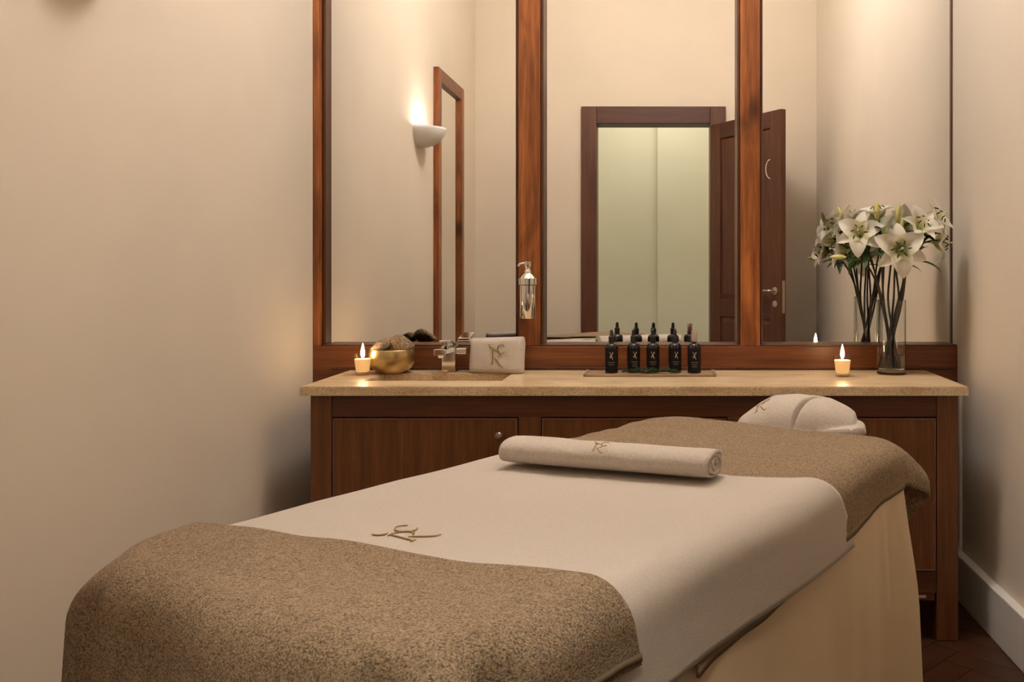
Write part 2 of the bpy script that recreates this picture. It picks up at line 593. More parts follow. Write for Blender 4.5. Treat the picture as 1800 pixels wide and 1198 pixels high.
door = bpy.data.objects.new('door_1', None)
COL.objects.link(door)
door.location = (OX1 + 0.004, YD + 0.03, 0)
door.rotation_euler = (0, 0, math.atan2(0.70, 0.435))
struct(door, 'dark wooden panelled door standing open into the room')
DW, DT, DH = 0.815, 0.042, OZ - 0.012
S = 0.115
# local x along the leaf from the hinge; +y local is the face seen in the mirror
for (a, b, z0, z1) in ((0, S, 0.01, DH), (DW - S, DW, 0.01, DH)):
    box('stile', a, b, -DT, 0, z0, z1, M_door, door, 0.002)
for (z0, z1) in ((0.01, 0.2), (0.93, 1.06), (DH - S, DH)):
    box('rail', S, DW - S, -DT, 0, z0, z1, M_doorx, door, 0.002)
for (z0, z1) in ((0.2, 0.93), (1.06, DH - S)):
    bm = bmesh.new()
    f = bm_box(bm, S, DW - S, -DT + 0.012, -0.012, z0, z1)
    for k in (2, 4):
        r = bmesh.ops.inset_region(bm, faces=[f[k]], thickness=0.05, depth=0.0)
        n = f[k].normal.copy()
        bmesh.ops.translate(bm, verts=f[k].verts, vec=(0, -0.009 if k == 2 else 0.009, 0))
    from_bm('panel', bm, M_door, door)
box('lock_plate', DW, DW + 0.002, -DT / 2 - 0.011, -DT / 2 + 0.011, 0.98, 1.20, M_brassplate, door)
for sgn, yy in ((1, 0.0), (-1, -DT)):
    h = lathe('handle', [(0.026, 0), (0.026, 0.006), (0.012, 0.009), (0.010, 0.045)], M_steel, door, (DW - 0.06, yy, 1.13), 20)
    h.rotation_euler = (-sgn * PI / 2, 0, 0)
    tube('lever', [(0, 0, 0.042), (-0.03, 0, 0.047), (-0.11, 0, 0.047)], [0.009, 0.0085, 0.008], M_steel, h, 10)
    k = lathe('keyhole_plate', [(0.024, 0), (0.024, 0.005), (0.018, 0.007)], M_steel, door, (DW - 0.06, yy, 1.04), 20)
    k.rotation_euler = (-sgn * PI / 2, 0, 0)
tube('robe_hook', [(DW - 0.11 + 0.02 * math.cos(a) , 0.004 + 0.022 * math.sin((a - 1.6) / 3.1 * PI), 1.96 + 0.065 * math.cos(a - PI / 2 + 0.0)) for a in [1.6 + 3.1 * k / 14 for k in range(15)]], 0.0028, M_white, door, 6)

# ------------------------------------------------------------------ lamps
# unseen globe added as the room's main fill light (above the frame)
cl = thing('fill_pendant', 'opal globe out of view, added to fill the room with light', 'lamp', (0.0, 2.72, ZC))
lathe('ceiling_rose', [(0.05, -0.02), (0.05, 0.0)], M_white, cl, seg=24)
tube('cord', [(0, 0, -0.02), (0, 0, -0.10)], 0.005, M_white, cl, 8)
lathe('globe', [(0.03, -0.09)] + [(0.22 * math.sin(a), -0.31 + 0.22 * math.cos(a)) for a in [0.25 + (PI - 0.27) * k / 18 for k in range(19)]], M_fill, cl, seg=36)
hl = thing('hall_lamp', 'round white flush lamp on the hall ceiling', 'lamp', (0.0, -0.7, ZC))
lathe('lamp_rim', [(0.27, -0.05), (0.30, -0.05), (0.30, 0.0), (0.27, 0.0)], M_white, hl, seg=40, cap0=False, cap1=False)
lathe('diffuser', [(0.01, -0.045), (0.268, -0.04), (0.268, -0.02)], M_bulb, hl, seg=40)
ld = bpy.data.lights.new('hall_lamp_light', 'AREA')
ld.shape = 'DISK'; ld.size = 0.54; ld.energy = HALL_W; ld.color = (1.0, 0.93, 0.82)
lo = bpy.data.objects.new('hall_lamp_light', ld)
COL.objects.link(lo); lo.parent = hl; lo.location = (0, 0, -0.06)

# plaster wall uplighter on the left wall, seen in the mirror
sc = thing('wall_sconce', 'white half-bowl plaster uplighter glowing on the wall, seen in the left mirror', 'wall lamp', (XL, 2.12, 2.09))
vs, fs = [], []
nu, nv = 24, 10
for layer, off in ((0, 0.0), (1, -0.008)):
    for i in range(nv + 1):
        ph = (PI / 2) * i / nv                 # 0 rim .. pi/2 bottom
        for j in range(nu + 1):
            th = -PI / 2 + PI * j / nu
            rr = math.cos(ph) ** 0.8
            vs.append(((0.155 + off) * rr * math.cos(th), (0.14 + off) * rr * math.sin(th), -(0.112 + off) * math.sin(ph) ** 1.15))
B = (nv + 1) * (nu + 1)
for i in range(nv):
    for j in range(nu):
        a = i * (nu + 1) + j
        fs.append((a, a + 1, a + nu + 2, a + nu + 1))
        fs.append((B + a, B + a + nu + 1, B + a + nu + 2, B + a + 1))
for j in range(nu):
    fs.append((j, B + j, B + j + 1, j + 1))
from_data('shade', vs, fs, M_plasterlamp, sc)
lathe('lamp_holder', [(0.016, 0), (0.016, 0.038)], M_white, sc, (0.07, 0, -0.095), 16)
lathe('bulb', [(0.004, 0), (0.018, 0.01), (0.022, 0.03), (0.014, 0.05), (0.003, 0.055)], M_bulb, sc, (0.07, 0, -0.058), 16)
ld = bpy.data.lights.new('sconce_light', 'POINT')
ld.energy = SCONCE_W; ld.color = (1.0, 0.86, 0.76); ld.shadow_soft_size = 0.028
lo = bpy.data.objects.new('sconce_light', ld)
COL.objects.link(lo); lo.parent = sc; lo.location = (0.08, 0, -0.020)

# tall framed wall mirror on the left wall (only its reflection is in view)
wm = thing('framed_mirror', 'tall narrow wood-framed mirror on the side wall, seen in reflection', 'mirror', (XL, 1.43, 0))
FY0, FY1, FZ0, FZ1 = -0.36, 0.36, 0.12, 2.52
box('frame_side', 0, 0.035, FY0, FY0 + 0.075, FZ0, FZ1, M_pine, wm, 0.004)
box('frame_side', 0, 0.035, FY1 - 0.075, FY1, FZ0, FZ1, M_pine, wm, 0.004)
box('frame_top', 0, 0.034, FY0 + 0.075, FY1 - 0.075, FZ1 - 0.085, FZ1, M_pine_x, wm, 0.003)
box('frame_bottom', 0, 0.034, FY0 + 0.075, FY1 - 0.075, FZ0, FZ0 + 0.085, M_pine_x, wm, 0.003)
box('mirror_pane', 0.002, 0.012, FY0 + 0.07, FY1 - 0.07, FZ0 + 0.08, FZ1 - 0.08, M_mirror, wm)

# ------------------------------------------------------------------ big mirror with timber frame
mf = thing('wall_mirror', 'large three-pane mirror with stained knotty wood posts behind the counter', 'mirror', (0, YW, 0))
D = YB - YW
PZ0, PZ1 = 0.975, 2.95
box('bottom_rail', XL + 0.001, XR - 0.001, 0.0, D, 0.80, PZ0, M_pine_x, mf, 0.004)
box('rail_bead', XL + 0.040, XR - 0.002, 0.002, D, PZ0, PZ0 + 0.006, M_pine_d, mf, 0.0015)
box('counter_bead', XL + 0.08, XR - 0.018, -0.008, 0.0, 0.884, 0.892, M_pine_d, mf, 0.002)
box('edge_stile', XL + 0.001, XL + 0.024, 0.0, D, PZ0, PZ1, M_pine, mf, 0.003)
box('edge_bead', XL + 0.0245, XL + 0.039, 0.036, D, PZ0, PZ1, M_pine_d, mf, 0.004)
for a, b in ((-0.556, -0.468), (0.330, 0.408)):
    box('post', a, b, 0.0, D, PZ0, PZ1, M_pine, mf, 0.004)
    box('post_bead', a - 0.012, a - 0.0005, 0.012, D, PZ0 + 0.006, PZ1, M_pine_d, mf, 0.003)
    box('post_bead', b + 0.0005, b + 0.012, 0.012, D, PZ0 + 0.006, PZ1, M_pine_d, mf, 0.003)
box('edge_bead', XR - 0.007, XR - 0.001, 0.060, D, PZ0 + 0.006, PZ1, M_pine_d, mf, 0.002)
for a, b in ((XL + 0.039, -0.568), (-0.456, 0.318), (0.420, XR - 0.009)):
    box('mirror_pane', a - 0.004, b + 0.004, YM - YW, YM - YW + 0.006, PZ0 + 0.002, PZ1, M_mirror, mf)

# ------------------------------------------------------------------ vanity
CX0, CX1 = -1.226, 1.066
CYF = 3.07
CT = 0.880
# worktop with a sunk trough basin
BX0, BX1, BY0, BY1 = -1.055, -0.564, 3.235, 3.455
ct = thing('countertop', 'beige limestone countertop with a sunk trough basin at its left end', 'countertop', ((CX0 + CX1) / 2, (CYF + YW) / 2, CT))
ox, oy = (CX0 + CX1) / 2, (CYF + YW) / 2
bm = bmesh.new()
Z0 = -0.031
def ring(z, x0, x1, y0, y1):
    return [bm.verts.new((x - ox, y - oy, z)) for x, y in ((x0, y0), (x1, y0), (x1, y1), (x0, y1))]
o_t = ring(0, CX0, CX1, CYF, YW - 0.001); i_t = ring(0, BX0, BX1, BY0, BY1)
o_b = ring(Z0, CX0, CX1, CYF, YW - 0.001); i_b = ring(Z0, BX0, BX1, BY0, BY1)
for k in range(4):
    k2 = (k + 1) % 4
    bm.faces.new((o_t[k], o_t[k2], i_t[k2], i_t[k]))
    bm.faces.new((o_b[k2], o_b[k], i_b[k], i_b[k2]))
    bm.faces.new((o_t[k2], o_t[k], o_b[k], o_b[k2]))
    bm.faces.new((i_t[k], i_t[k2], i_b[k2], i_b[k]))
es = [e for e in bm.edges if all(v in o_t for v in e.verts)] + [e for e in bm.edges if all(v in i_t for v in e.verts)]
bmesh.ops.bevel(bm, geom=es, offset=0.003, segments=2, affect='EDGES')
from_bm('slab', bm, M_stone, ct)
bm = bmesh.new()
e = 0.0
o1 = ring(Z0, BX0 - .012, BX1 + .012, BY0 - .012, BY1 + .012); i1 = ring(Z0, BX0 + e, BX1 - e, BY0 + e, BY1 - e)
i2 = ring(-0.125, BX0 + .01, BX1 - .01, BY0 + .01, BY1 - .01); o2 = ring(-0.137, BX0 - .012, BX1 + .012, BY0 - .012, BY1 + .012)
for k in range(4):
    k2 = (k + 1) % 4
    bm.faces.new((o1[k], o1[k2], i1[k2], i1[k]))
    bm.faces.new((i1[k], i1[k2], i2[k2], i2[k]))
    bm.faces.new((o1[k2], o1[k], o2[k], o2[k2]))
bm.faces.new(i2)
bm.faces.new(o2[::-1])
from_bm('basin', bm, M_stone, ct)

vc = thing('vanity_cabinet', 'dark mahogany vanity cabinet with flat doors and square legs below the counter', 'cabinet', (0, 3.09, 0))
FX0, FX1 = -1.198, 1.037
T = 0.074
zt = CT - 0.032
for a, b in ((FX0, FX0 + T), (FX1 - T, FX1)):
    box('leg', a, b, 0.0, 0.07, 0.001, zt, M_mahog, vc, 0.003)
    box('leg', a, b, 0.385, 0.455, 0.001, zt, M_mahog, vc, 0.003)
IX0, IX1 = FX0 + T, FX1 - T
GW = 0.078
dw = (IX1 - IX0 - 2 * GW) / 3
ZD0, ZD1 = 0.239, 0.772
box('top_rail', IX0, IX1, 0.004, 0.03, ZD1, zt, M_mahog_x, vc, 0.0015)
box('bottom_rail', IX0, IX1, 0.004, 0.03, 0.165, ZD0, M_mahog_x, vc, 0.0015)
box('side_panel', FX0 + 0.01, FX0 + 0.028, 0.07, 0.385, 0.165, zt, M_mahog, vc)
box('side_panel', FX1 - 0.028, FX1 - 0.01, 0.07, 0.385, 0.165, zt, M_mahog, vc)
box('back_panel', IX0, IX1, 0.43, 0.445, 0.165, zt, M_mahog_x, vc)
box('bottom_panel', IX0, IX1, 0.03, 0.43, 0.165, 0.183, M_mahog_x, vc)
for k in range(3):
    a = IX0 + k * (dw + GW)
    b = a + dw
    if k < 2:
        box('mullion', b, b + GW, 0.004, 0.03, ZD0, ZD1, M_mahog, vc, 0.0015)
    g = 0.004
    d = box('door', a + g, b - g, 0.002, 0.022, ZD0 + g, ZD1 - g, M_mahog, vc, 0.001)
    # pale bead around the edge of the leaf
    bm = bmesh.new()
    t = 0.004
    for q in ((a + g, a + g + t, ZD0 + g, ZD1 - g), (b - g - t, b - g, ZD0 + g, ZD1 - g),
              (a + g + t, b - g - t, ZD0 + g, ZD0 + g + t), (a + g + t, b - g - t, ZD1 - g - t, ZD1 - g)):
        bm_box(bm, q[0], q[1], -0.0005, 0.0025, q[2], q[3])
    from_bm('edge_bead', bm, M_edge, d)
    box('shadow_panel', a, b, 0.026, 0.03, ZD0, ZD1, M_gap, vc)
    kx = b - 0.065 if k != 2 else a + 0.065
    kn = lathe('knob', [(0.005, 0), (0.005, 0.012), (0.012, 0.017), (0.0125, 0.024), (0.009, 0.029), (0.002, 0.030)], M_steel, d, (kx, 0.002, 0.712), 18)
    kn.rotation_euler = (PI / 2, 0, 0)
box('sticker', 0.90, 0.926, 0.0, 0.003, 0.149, 0.158, M_tag, vc)
box('plinth_block', 0.86, 0.955, 0.003, 0.03, 0.140, 0.165, M_mahog_x, vc)

# ------------------------------------------------------------------ massage table and its linens
P0 = Vector((0.007, 2.895))
AX = Vector((0.843, -0.537)).normalized()     # across the table, to the right
AL = Vector((-0.537, -0.843)).normalized()    # along the table, towards its foot
TW, TL, TZ = 0.80, 1.74, 0.808
RC, RE = 0.10, 0.045


def wrinkle(c, t):
    p = Vector((c * 3.1, t * 2.4, 0.3))
    return 0.004 * noise.noise(p) + 0.0022 * noise.noise(p * 2.7 + Vector((4, 1, 0)))


def drape(c, t, off=0.0, flare=0.06, fold=None, extra=None):
    """flat cloth coordinates (across, along) laid over the table -> world point"""
    rc = RC
    # the foot end has a rounder plan
    if t > TL * 0.6:
        rc = 0.17
    qc = max(rc, min(TW - rc, c))
    qt = max(rc, min(TL - rc, t))
    vc_, vt_ = c - qc, t - qt
    dist = math.hypot(vc_, vt_)
    z = TZ + off + wrinkle(c, t)
    if extra:
        z += extra(c, t)
    ri = rc - RE * 0.8
    if dist <= ri or dist < 1e-9:
        pc, pt = c, t
    else:
        nc, nt = vc_ / dist, vt_ / dist
        d = dist - ri
        R = RE + off
        arc = R * PI / 2
        if d < arc:
            a = d / R
            h, dz = R * math.sin(a), R * (1 - math.cos(a))
        else:
            h, dz = R + flare * (d - arc), R + (d - arc)
        if fold:
            h += fold(c, t, d, nc, nt)
        pc, pt = qc + nc * (ri + h), qt + nt * (ri + h)
        z -= dz
    p = P0 + AX * pc + AL * pt
    return Vector((p.x, p.y, z))


def cloth(name, corners, nc, nt, material, off, flare=0.06, fold=None, extra=None, thick=0.006, edge=None, parent=None, curve=None):
    """corners: flat (c,t) at (left,near-head) (right,head) (left,foot) (right,foot)"""
    vs, fs = [], []
    (c00, t00), (c10, t10), (c01, t01), (c11, t11) = corners
    for j in range(nt + 1):
        v = j / nt
        for i in range(nc + 1):
            u = i / nc
            c = (c00 * (1 - u) + c10 * u) * (1 - v) + (c01 * (1 - u) + c11 * u) * v
            t = (t00 * (1 - u) + t10 * u) * (1 - v) + (t01 * (1 - u) + t11 * u) * v
            if curve:
                c, t = curve(u, v, c, t)
            vs.append(drape(c, t, off, flare, fold, extra))
    for j in range(nt):
        for i in range(nc):
            a = j * (nc + 1) + i
            fs.append((a, a + nc + 1, a + nc + 2, a + 1))
    org = vs[(nt // 2) * (nc + 1) + nc // 2]
    vs = [p - org for p in vs]
    o = from_data(name, vs, fs, material, parent, org)
    md = o.modifiers.new('thickness', 'SOLIDIFY')
    md.thickness = thick
    md.offset = 1.0
    return o, org


# the table itself: padded top, legs, hanging linen cover, head rest
mt = thing('massage_table', 'massage table in a floor-length beige linen cover', 'massage table', (0, 0, 0))
ctr = P0 + AX * (TW / 2) + AL * (TL / 2)
ang = math.atan2(AX.y, AX.x)
mt.location = (ctr.x, ctr.y, 0)
mt.rotation_euler = (0, 0, ang)
# local frame: x across (to the right), y towards the head
def rrect(w, h, r, n=8):
    pts = []
    for cx, cy, a0 in ((w / 2 - r, h / 2 - r, 0), (-w / 2 + r, h / 2 - r, PI / 2), (-w / 2 + r, -h / 2 + r, PI), (w / 2 - r, -h / 2 + r, 3 * PI / 2)):
        for k in range(n + 1):
            a = a0 + PI / 2 * k / n
            pts.append((cx + r * math.cos(a), cy + r * math.sin(a)))
    return pts


prof = rrect(TW - 0.10, TL - 0.10, 0.09)
vs = [(x, y, z) for z in (0.70, 0.795) for x, y in prof]
n = len(prof)
fs = [tuple(range(n - 1, -1, -1)), tuple(range(n, 2 * n))] + [(i, (i + 1) % n, n + (i + 1) % n, n + i) for i in range(n)]
from_data('padded_top', vs, fs, M_vinyl, mt, smooth=False)
for sx in (-1, 1):
    for sy in (-1, 1):
        box('leg', sx * 0.30 - 0.025, sx * 0.30 + 0.025, sy * 0.72 - 0.025, sy * 0.72 + 0.025, 0, 0.70, M_beech, mt, 0.004)
# linen cover: rounded outline swept down with soft folds
outl = []
NS = 260
base = rrect(TW - 2 * RE + 0.02, TL - 2 * RE + 0.02, 0.07, 8)
# resample evenly
cum = [0]
for i in range(len(base)):
    a, b = base[i], base[(i + 1) % len(base)]
    cum.append(cum[-1] + math.dist(a, b))
per = cum[-1]
for k in range(NS):
    s = per * k / NS
    i = max(j for j in range(len(base)) if cum[j] <= s)
    a, b = base[i], base[(i + 1) % len(base)]
    t = (s - cum[i]) / max(1e-9, cum[i + 1] - cum[i])
    tx, ty = b[0] - a[0], b[1] - a[1]
    l = math.hypot(tx, ty) or 1
    outl.append((a[0] + tx * t, a[1] + ty * t, ty / l, -tx / l, s))
vs, fs = [], []
levels = [(0.0, 0.0)] + [(RE * math.sin(a), RE * (1 - math.cos(a))) for a in [PI / 2 * k / 6 for k in range(1, 7)]]
ztop = TZ - 0.004
rings = []
for h, dz in levels:
    rings.append((h, ztop - dz, 0))
for k in range(1, 15):
    f = k / 14
    rings.append((RE + 0.012 * f, ztop - RE - f * (ztop - RE - 0.012), f))
hr = Vector((TW / 2, TL / 2))      # head-right corner: folds gather here
for h, z, f in rings:
    for x, y, nx, ny, s in outl:
        near = math.exp(-((math.dist((x, y), hr)) / 0.26) ** 2)
        gen = 0.006 * math.sin(s * 17 + 1.3) + 0.004 * math.sin(s * 41 + math.sin(s * 5))
        fold = (gen + near * (0.030 * math.sin(s * 50) + 0.014 * math.sin(s * 87 + 1))) * sstep(0.0, 0.5, f) * (0.7 + 0.6 * f)
        bulge = near * 0.012 * sstep(0, 0.1, f)
        hh = h + fold + bulge
        vs.append((x + nx * hh, y + ny * hh, z))
nr = len(rings)
for i in range(nr - 1):
    for k in range(NS):
        k2 = (k + 1) % NS
        fs.append((i * NS + k, (i + 1) * NS + k, (i + 1) * NS + k2, i * NS + k2))
fs.append(tuple(range(NS)))
cv = from_data('linen_cover', vs, fs, M_cover, mt)
sharp(cv, 50)
# face cradle at the head end
vs, fs = [], []
hp = rrect(0.30, 0.20, 0.08)
vs = [(x + 0.425 - TW / 2, y + TL / 2 + 0.125, z) for z in (0.735, 0.785) for x, y in hp]
n = len(hp)
fs = [tuple(range(n - 1, -1, -1)), tuple(range(n, 2 * n))] + [(i, (i + 1) % n, n + (i + 1) % n, n + i) for i in range(n)]
from_data('head_rest', vs, fs, M_vinyl, mt, smooth=False)


def hem_strip(name, pts, parent, org, width, material, th=0.004):
    """narrow woven edging along a row of points (pairs of outer and inner points)"""
    vs, fs = [], []
    for a, b in pts:
        vs += [a - org, b - org]
    for i in range(len(pts) - 1):
        fs.append((2 * i, 2 * i + 1, 2 * i + 3, 2 * i + 2))
    o = from_data(name, vs, fs, material, parent)
    md = o.modifiers.new('t', 'SOLIDIFY'); md.thickness = th; md.offset = 1.0
    return o


# large taupe towel over the head half (runs on beneath the white one)
def head_fold(c, t, d, nc, nt):
    f = sstep(0.02, 0.14, d)
    corner = 1.0 if (nc > 0.15 and nt < -0.15) else 0.0
    a = math.atan2(nc, -nt)
    return f * (0.006 * math.sin(t * 16) * (abs(nc) > 0.9) + corner * (0.075 * math.sin(a * 2) ** 2 + 0.010 * math.sin(a * 9)))


def head_extra(c, t):
    return 0.006 * math.exp(-((c - 0.30) / 0.22) ** 2 - ((t - 0.10) / 0.10) ** 2) * 0.5 + 0.0055 * noise.noise(Vector((c * 5 + t * 4, t * 13, 2.0)))


head_c = [(-0.14, -0.10), (TW + 0.075, -0.20), (-0.14, 1.16), (TW + 0.185, 1.185)]
ht, org = cloth('bath_towel', head_c, 90, 130, M_taupe, 0.004, 0.05, head_fold, head_extra)
tag(ht, 'large taupe terry towel spread over the far head half of the massage table', 'towel', 'taupe towels on the massage table')
strip = []
for k in range(131):
    v = k / 130
    c = head_c[1][0] * (1 - v) + head_c[3][0] * v
    t = head_c[1][1] * (1 - v) + head_c[3][1] * v
    strip.append((drape(c + 0.001, t, 0.0065, 0.05, head_fold, head_extra), drape(c - 0.012, t, 0.0065, 0.05, head_fold, head_extra)))
hem_strip('hem', strip, ht, org, 0.012, M_taupe_hem)


# white towel across the middle
def white_curve(u, v, c, t):
    # far hem bows towards the head on the right edge
    w_ = (1 - v)
    t += w_ * (-0.0) + w_ * 0.02 * math.sin(u * PI)
    return c, t


def white_fold(c, t, d, nc, nt):
    return sstep(0.02, 0.14, d) * 0.004 * math.sin(t * 9 + 1)


white_c = [(-0.14, 0.755), (TW + 0.165, 0.475), (-0.14, 1.66), (TW + 0.165, 1.60)]
def white_curve(u, v, c, t):
    # the far hem is square to the table on top and sweeps towards the head on the hanging side
    t_top = 0.72 - 0.07 * max(0, (c / TW)) ** 2
    t_side = sstep(0.60, 1.0, c) * 0.15
    t_head = t_top - t_side
    t_foot = 1.66
    return c, t_head * (1 - v) + t_foot * v


wt, worg = cloth('bath_towel', white_c, 96, 90, M_whiteT, 0.0115, 0.05, white_fold, None, curve=white_curve)
tag(wt, 'smooth white towel with a gold monogram laid across the middle of the massage table', 'towel')


# taupe towel over the foot end
def foot_fold(c, t, d, nc, nt):
    f = sstep(0.02, 0.13, d)
    corner = 1.0 if (abs(nc) > 0.12 and nt > 0.12) else 0.0
    a = math.atan2(nc, nt)
    return f * (0.008 * math.sin(c * 15 + 0.5) * (nt > 0.9) + corner * math.sin(2 * abs(a)) * (0.034 * math.sin(a * 9 + 0.6)))


def foot_extra(c, t):
    return 0.005 + 0.009 * noise.noise(Vector((c * 3.0 + 1, t * 9.0, 5.0))) + 0.004 * noise.noise(Vector((c * 8, t * 11, 9.0)))


foot_c = [(-0.22, 1.605), (TW + 0.115, 1.375), (-0.22, TL + 0.52), (TW + 0.115, TL + 0.52)]
ft, forg = cloth('bath_towel', foot_c, 150, 160, M_taupe, 0.021, 0.06, foot_fold, foot_extra, thick=0.008)
tag(ft, 'taupe terry towel folded over the near foot end of the massage table', 'towel', 'taupe towels on the massage table')
strip = []
for k in range(111):
    v = k / 110
    c = foot_c[1][0]
    t = foot_c[1][1] * (1 - v) + foot_c[3][1] * v
    strip.append((drape(c + 0.002, t, 0.0255, 0.06, foot_fold, foot_extra), drape(c - 0.010, t, 0.0255, 0.06, foot_fold, foot_extra)))
hem_strip('hem', strip, ft, forg, 0.012, M_taupe_hem, 0.005)

# ------------------------------------------------------------------ gold monogram
LOGO = [
    ([(545, 365), (550, 405), (580, 437), (620, 448), (655, 432)], [12, 20, 22, 15, 5]),
    ([(895, 405), (862, 372), (812, 362), (765, 390), (740, 435), (742, 495), (770, 535), (815, 557), (865, 552), (902, 522)], [16, 12, 5, 9, 17, 19, 15, 13, 13, 6]),
    ([(630, 500), (632, 600), (630, 700), (626, 775)], [15, 20, 20, 17]),
    ([(590, 778), (630, 768), (655, 772)], [8, 12, 6]),
    ([(592, 502), (640, 486), (710, 488), (765, 512), (792, 560), (780, 610), (738, 645)], [6, 10, 10, 15, 19, 17, 6]),
    ([(678, 655), (720, 700), (770, 765), (812, 812), (862, 832), (885, 826)], [8, 19, 21, 18, 10, 4]),
]


def logo_mesh(name, fn, material, parent, thick=0.0012, boost=1.0, strokes=LOGO):
    """fn maps unit logo coordinates (u right, v up, 0..1) to parent-local points"""
    vs, fs = [], []
    for pts, wd in strokes:
        sp = spline([(x, y, q) for (x, y), q in zip(pts, wd)], 6)
        b0 = len(vs)
        for i, (x, y, q) in enumerate(sp):
            x2, y2, _ = sp[min(i + 1, len(sp) - 1)]
            x1, y1, _ = sp[max(i - 1, 0)]
            l = math.hypot(x2 - x1, y2 - y1) or 1
            nx, ny = -(y2 - y1) / l, (x2 - x1) / l
            q = max(q, 3) * 0.5 * boost
            for s in (-1, 1):
                vs.append(fn((x + nx * q * s - 540) / 490, (840 - y - ny * q * s) / 490))
        for i in range(len(sp) - 1):
            a = b0 + 2 * i
            fs.append((a, a + 1, a + 3, a + 2))
    o = from_data(name, vs, fs, material, parent, smooth=False)
    if thick:
        md = o.modifiers.new('t', 'SOLIDIFY'); md.thickness = thick; md.offset = 0.0
    return o


# on the white table towel: reads along the table
def bed_logo(u, v):
    c = 0.300 + (u - 0.36) * 0.115
    t = 1.285 - (v - 0.5) * 0.15
    c, t = 0.355 + (v - 0.5) * -0.100, 1.375 + (u - 0.36) * -0.100
    return drape(c, t, 0.0192, 0.05, white_fold, None) - worg


logo_mesh('monogram', bed_logo, M_gold, wt, 0.0012)

# ------------------------------------------------------------------ rolled white towel on the table
ra, rb = Vector((-0.345, 2.105)), Vector((0.124, 1.94))
rmid = (ra + rb) / 2
rl = (rb - ra).length
rt = thing('rolled_towel', 'white terry towel rolled up and lying across the massage table', 'towel', (rmid.x, rmid.y, TZ + 0.020), math.atan2(rb.y - ra.y, rb.x - ra.x))
# spiral cross-section in (y, z), flattened; outer surface closed, end shows the rolled layers
RY, RZ = 0.064, 0.0345


def roll_shape(a, f):
    # f 1 = outer skin; a angle; slightly squarish, flat underneath
    y = math.copysign(abs(math.cos(a)) ** 0.85, math.cos(a)) * RY * f
    z = math.copysign(abs(math.sin(a)) ** 0.9, math.sin(a)) * RZ * f
    return y, z + RZ * 0.98


turns, nsp, layer = 3.3, 150, 0.0052
vs, fs = [], []
nx_ = 40
def spiral(k):
    a = 2 * PI * turns * k / nsp
    f = 1.0 - 0.225 * (a / (2 * PI))
    sq = 1.0 + 0.04 * math.sin(a * 2 + 1.0)
    return a - 0.9, max(0.06, f) * sq
for ix in range(nx_ + 1):
    x = -rl / 2 + rl * ix / nx_
    e = min(ix, nx_ - ix) / 3.0
    es = 1.0 - 0.05 * max(0.0, 1 - e) ** 2
    for k in range(nsp + 1):
        a, f = spiral(k)
        tilt = 0.010 * (1 - f) * (1 if ix == nx_ else (-1 if ix == 0 else 0))
        y, z = roll_shape(a, f)
        nn = 0.0018 * noise.noise(Vector((x * 14, y * 20, z * 20))) if f > 0.85 else 0
        vs.append((x + tilt * 0.4 + (0.003 * math.sin(a * 1.3) if ix in (0, nx_) else 0), y * es, z * es + nn + (1 - es) * RZ))
for ix in range(nx_):
    for k in range(nsp):
        a = ix * (nsp + 1) + k
        fs.append((a, a + 1, a + nsp + 2, a + nsp + 1))
ro = from_data('roll', vs, fs, M_whiteT2, rt)
md = ro.modifiers.new('t', 'SOLIDIFY'); md.thickness = layer; md.offset = -1.0


def roll_logo(u, v):
    a = PI / 2 + 0.75 - (v - 0.2) * 1.25          # over the crown, towards the viewer at the bottom
    a = PI * 1.5 - 0.75 * PI - (v - 0.35) * 0.8
    y, z = roll_shape(a, 1.075)
    return Vector((-0.005 + (u - 0.36) * 0.046, y, z + 0.001))


logo_mesh('monogram', roll_logo, M_gold, rt, 0.0012)

# ------------------------------------------------------------------ folded towel on the head rest
hc = P0 + AX * 0.43 - AL * 0.13
hd = thing('folded_towel', 'puffy white towel with monogram folded over the head rest', 'towel', (hc.x, hc.y, 0.783), math.radians(-16))


def lobe(x, y):
    """two soft lobes with a diagonal crease between them"""
    sx = abs(x / 0.195) ** 2.3 + abs(y / 0.115) ** 2.6
    body = max(0.0, 1 - sx) ** 0.42
    cx = x - 0.035 - y * 0.55 - 0.02
    d = 1 - 0.62 * math.exp(-(cx / 0.0055) ** 2) * sstep(0.10, -0.05, y)
    side = 1.0 - 0.34 * sstep(-0.06, -0.195, x) - 0.12 * sstep(0.08, 0.2, x)
    h = 0.108 * body * d * side
    h += 0.004 * noise.noise(Vector((x * 22, y * 22, 1.0))) * body
    # lower folded layer peeping out on the right
    s2 = abs((x - 0.105) / 0.094) ** 4 + abs((y + 0.012) / 0.104) ** 4
    h = max(h if x < 0.165 else h * sstep(0.185, 0.165, x), 0.036 * max(0.0, 1 - s2) ** 0.3)
    return max(0.0, h)


vs, fs = [], []
ng, nh = 150, 70
for j in range(nh + 1):
    for i in range(ng + 1):
        # map the square to the footprint
        uu, vv = -1 + 2 * i / ng, -1 + 2 * j / nh
        x = uu * math.sqrt(max(0, 1 - 0.30 * vv * vv)) * 0.203
        y = vv * math.sqrt(max(0, 1 - 0.30 * uu * uu)) * 0.120
        edge = max(abs(uu), abs(vv))
        zz = lobe(x, y)
        if edge > 0.999:
            zz = 0.0
        vs.append((x, y, zz + 0.003))
for j in range(nh):
    for i in range(ng):
        a = j * (ng + 1) + i
        fs.append((a, a + 1, a + ng + 2, a + ng + 1))
nb = len(vs)
rim = [i for i in range(ng + 1)] + [j * (ng + 1) + ng for j in range(1, nh + 1)] + [nh * (ng + 1) + i for i in range(ng - 1, -1, -1)] + [j * (ng + 1) for j in range(nh - 1, 0, -1)]
fs.append(tuple(reversed(rim)))
from_data('towel_body', vs, fs, M_whiteT2, hd)


